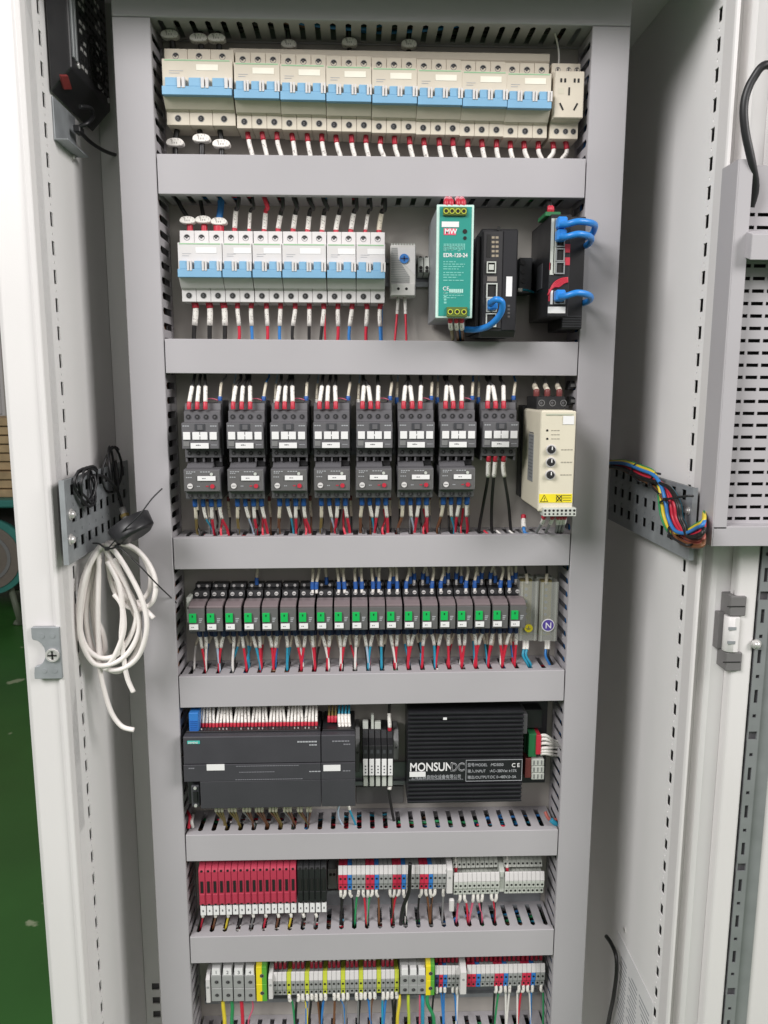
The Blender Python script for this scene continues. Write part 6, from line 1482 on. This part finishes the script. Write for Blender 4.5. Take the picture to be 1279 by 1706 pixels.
for i, (u, v, rx) in enumerate(((1062, 788, 0.016), (1094, 806, 0.018), (1121, 832, 0.024), (1128, 893, 0.020))):
    A = PX(u, v, XH-0.004); o = empty("cable_tie", A, ["first", "second", "third", "last"][i]+" black cable tie round the coloured harness on the right wall", "cable tie", "cable ties on the harness")
    d1 = (0.25, 1.0) if i < 2 else ((1.0, -0.25) if i == 2 else (0.75, 0.8))
    e1 = PX(u-d1[0]*rx*900, v-d1[1]*rx*900, XH-0.010); e2 = PX(u+d1[0]*rx*900, v+d1[1]*rx*900, XH-0.010)
    MB().tube(spline([e1+Vector((0.008, 0, 0)), e1, A+Vector((-0.008, 0, 0)), e2, e2+Vector((0.008, 0, 0))], 5), 0.0014, m_black, 6).build("strap", o)
    MB().box(A.x-0.0115, A.x-0.0065, A.y-0.002, A.y+0.002, A.z-0.002, A.z+0.002, m_black).build("tie_head", o, 0.0005)
# instruction sheet and black cord low on the right wall
A, B = PX(1036, 1574, XR-0.001), PX(1096, 1660, XR-0.001)
sh = empty("instruction_sheet", (XR, B.y, 0.55), "white printed instruction sheet stuck low on the right wall", "paper sheet")
ya, yb2 = PX(1092, 1640, XR).y, PX(1030, 1570, XR).y; zs = PX(1040, 1570, XR).z
MB().box(XR-0.0012, XR-0.0003, ya, yb2, 0.45, zs, m_sticker).build("paper", sh)
for c0, c1 in ((0.08, 0.36), (0.40, 0.66), (0.70, 0.92)):
    q = MB()
    for k in range(26):
        zz = zs-0.030-k*0.0075
        q.box(XR-0.0015, XR-0.0011, ya+(yb2-ya)*c0, ya+(yb2-ya)*(c0+(c1-c0)*random.uniform(0.6, 1)), zz, zz+0.0022, M("faint_grey_ink", (150, 152, 156), 0.6))
    q.build("small_print", sh)["kind"] = "stuff"
A = PX(1041, 1549, XR); o = empty("wall_screw", A, "single steel screw in the right wall above the instruction sheet", "screw"); MB().ring(A, (-1, 0, 0), 0.0045, 0.0024, 0.0016, m_steel).cyl(A, (-1, 0, 0), 0.0024, 0.001, m_hole, 10).build("head", o)
plain_wire([PX(1010, 1560, XR-0.012), PX(1018, 1572, XR-0.012), PX(1026, 1592, XR-0.012), PX(1027, 1620, XR-0.012), PX(1022, 1660, XR-0.012), PX(1014, 1700, XR-0.012), PX(1008, 1740, XR-0.012)], 0.0032, "black", "black cord running down behind the instruction sheet")

# ================================================================== WORKSHOP BEHIND (narrow strip)
def at_bg(u, v, y=4.0): return P(u, v, y)
m_mt = M("machine_teal", (52, 120, 112), 0.5, var=0.12, scale=6); m_wood = M("pale_timber", (176, 152, 116), 0.75, var=0.25, scale=9)
A = at_bg(0, 830)
mc = empty("machine", (A.x-0.3, 4.0, 0), "teal workshop machine with a big grey wheel far behind", "machine")
MB().box(A.x-1.2, A.x+0.28, 3.9, 4.7, A.z-0.05, A.z, m_mt).build("table_top", mc, 0.01)
MB().box(A.x-1.1, A.x+0.20, 4.25, 4.65, 0.10, A.z-0.051, M("machine_dark", (44, 40, 36), 0.7)).build("cabinet_base", mc, 0.01)
for x_ in (A.x-1.15, A.x+0.2):
    for y_ in (3.95, 4.6): MB().box(x_, x_+0.06, y_, y_+0.06, 0, A.z-0.051, m_mt).build("leg", mc, 0.006)
wc_ = at_bg(-14, 925, 3.8)
MB().cyl(wc_, (0, -1, 0), 0.24, 0.06, m_mt, 32).cyl(wc_+Vector((0, -0.061, 0)), (0, -1, 0), 0.205, 0.01, M("wheel_grey", (112, 104, 96), 0.6), 32).cyl(wc_+Vector((0, -0.072, 0)), (0, -1, 0), 0.06, 0.03, m_mt, 20).ring(wc_+Vector((0, -0.0715, 0)), (0, -1, 0), 0.15, 0.13, 0.006, m_mid, 32).build("wheel", mc)
MB().tube([wc_+Vector((0.1, 0.0, -0.2)), wc_+Vector((0.16, -0.02, -0.45)), Vector((wc_.x+0.12, 3.78, 0.02))], 0.02, M("machine_leg_grey", (96, 104, 88), 0.6), 8).build("stand", mc)
for k in range(9):
    z_ = A.z+0.002+k*0.058
    o = MB().box(A.x-1.0+J(0.05), A.x+0.20+J(0.10), 4.05+J(0.03), 4.45, z_, z_+0.05, m_wood).build("timber_plank", None, 0.004)
    tag(o, ("lowest" if k == 0 else ("topmost" if k == 8 else ORD[k]))+" pale plank from the bottom of the timber stack on the machine", "plank", "planks stacked on the machine")
A, B = at_bg(-60, 395, 5.5), at_bg(8, 690, 5.5)
o = empty("white_locker", (A.x, 5.5, 0), "white locker standing against the far wall behind the machine", "locker")
MB().box(A.x-0.4, B.x, 5.5, 5.95, 0.05, 2.45, m_post).build("body", o, 0.01); MB().box(A.x-0.1, B.x-0.02, 5.485, 5.499, B.z, 2.4, m_white).build("door_panel", o, 0.004); MB().box(B.x-0.06, B.x-0.045, 5.465, 5.484, B.z+0.4, B.z+0.55, m_steel).build("handle", o, 0.002)
for o in COL.objects:
    if o.name.split(".")[0] in ("small_print", "side_print", "approval_marks", "terminal_screws", "plug_ribs"): o["kind"] = "stuff"
    for k in ("used", "cm"):
        if k in o: del o[k]
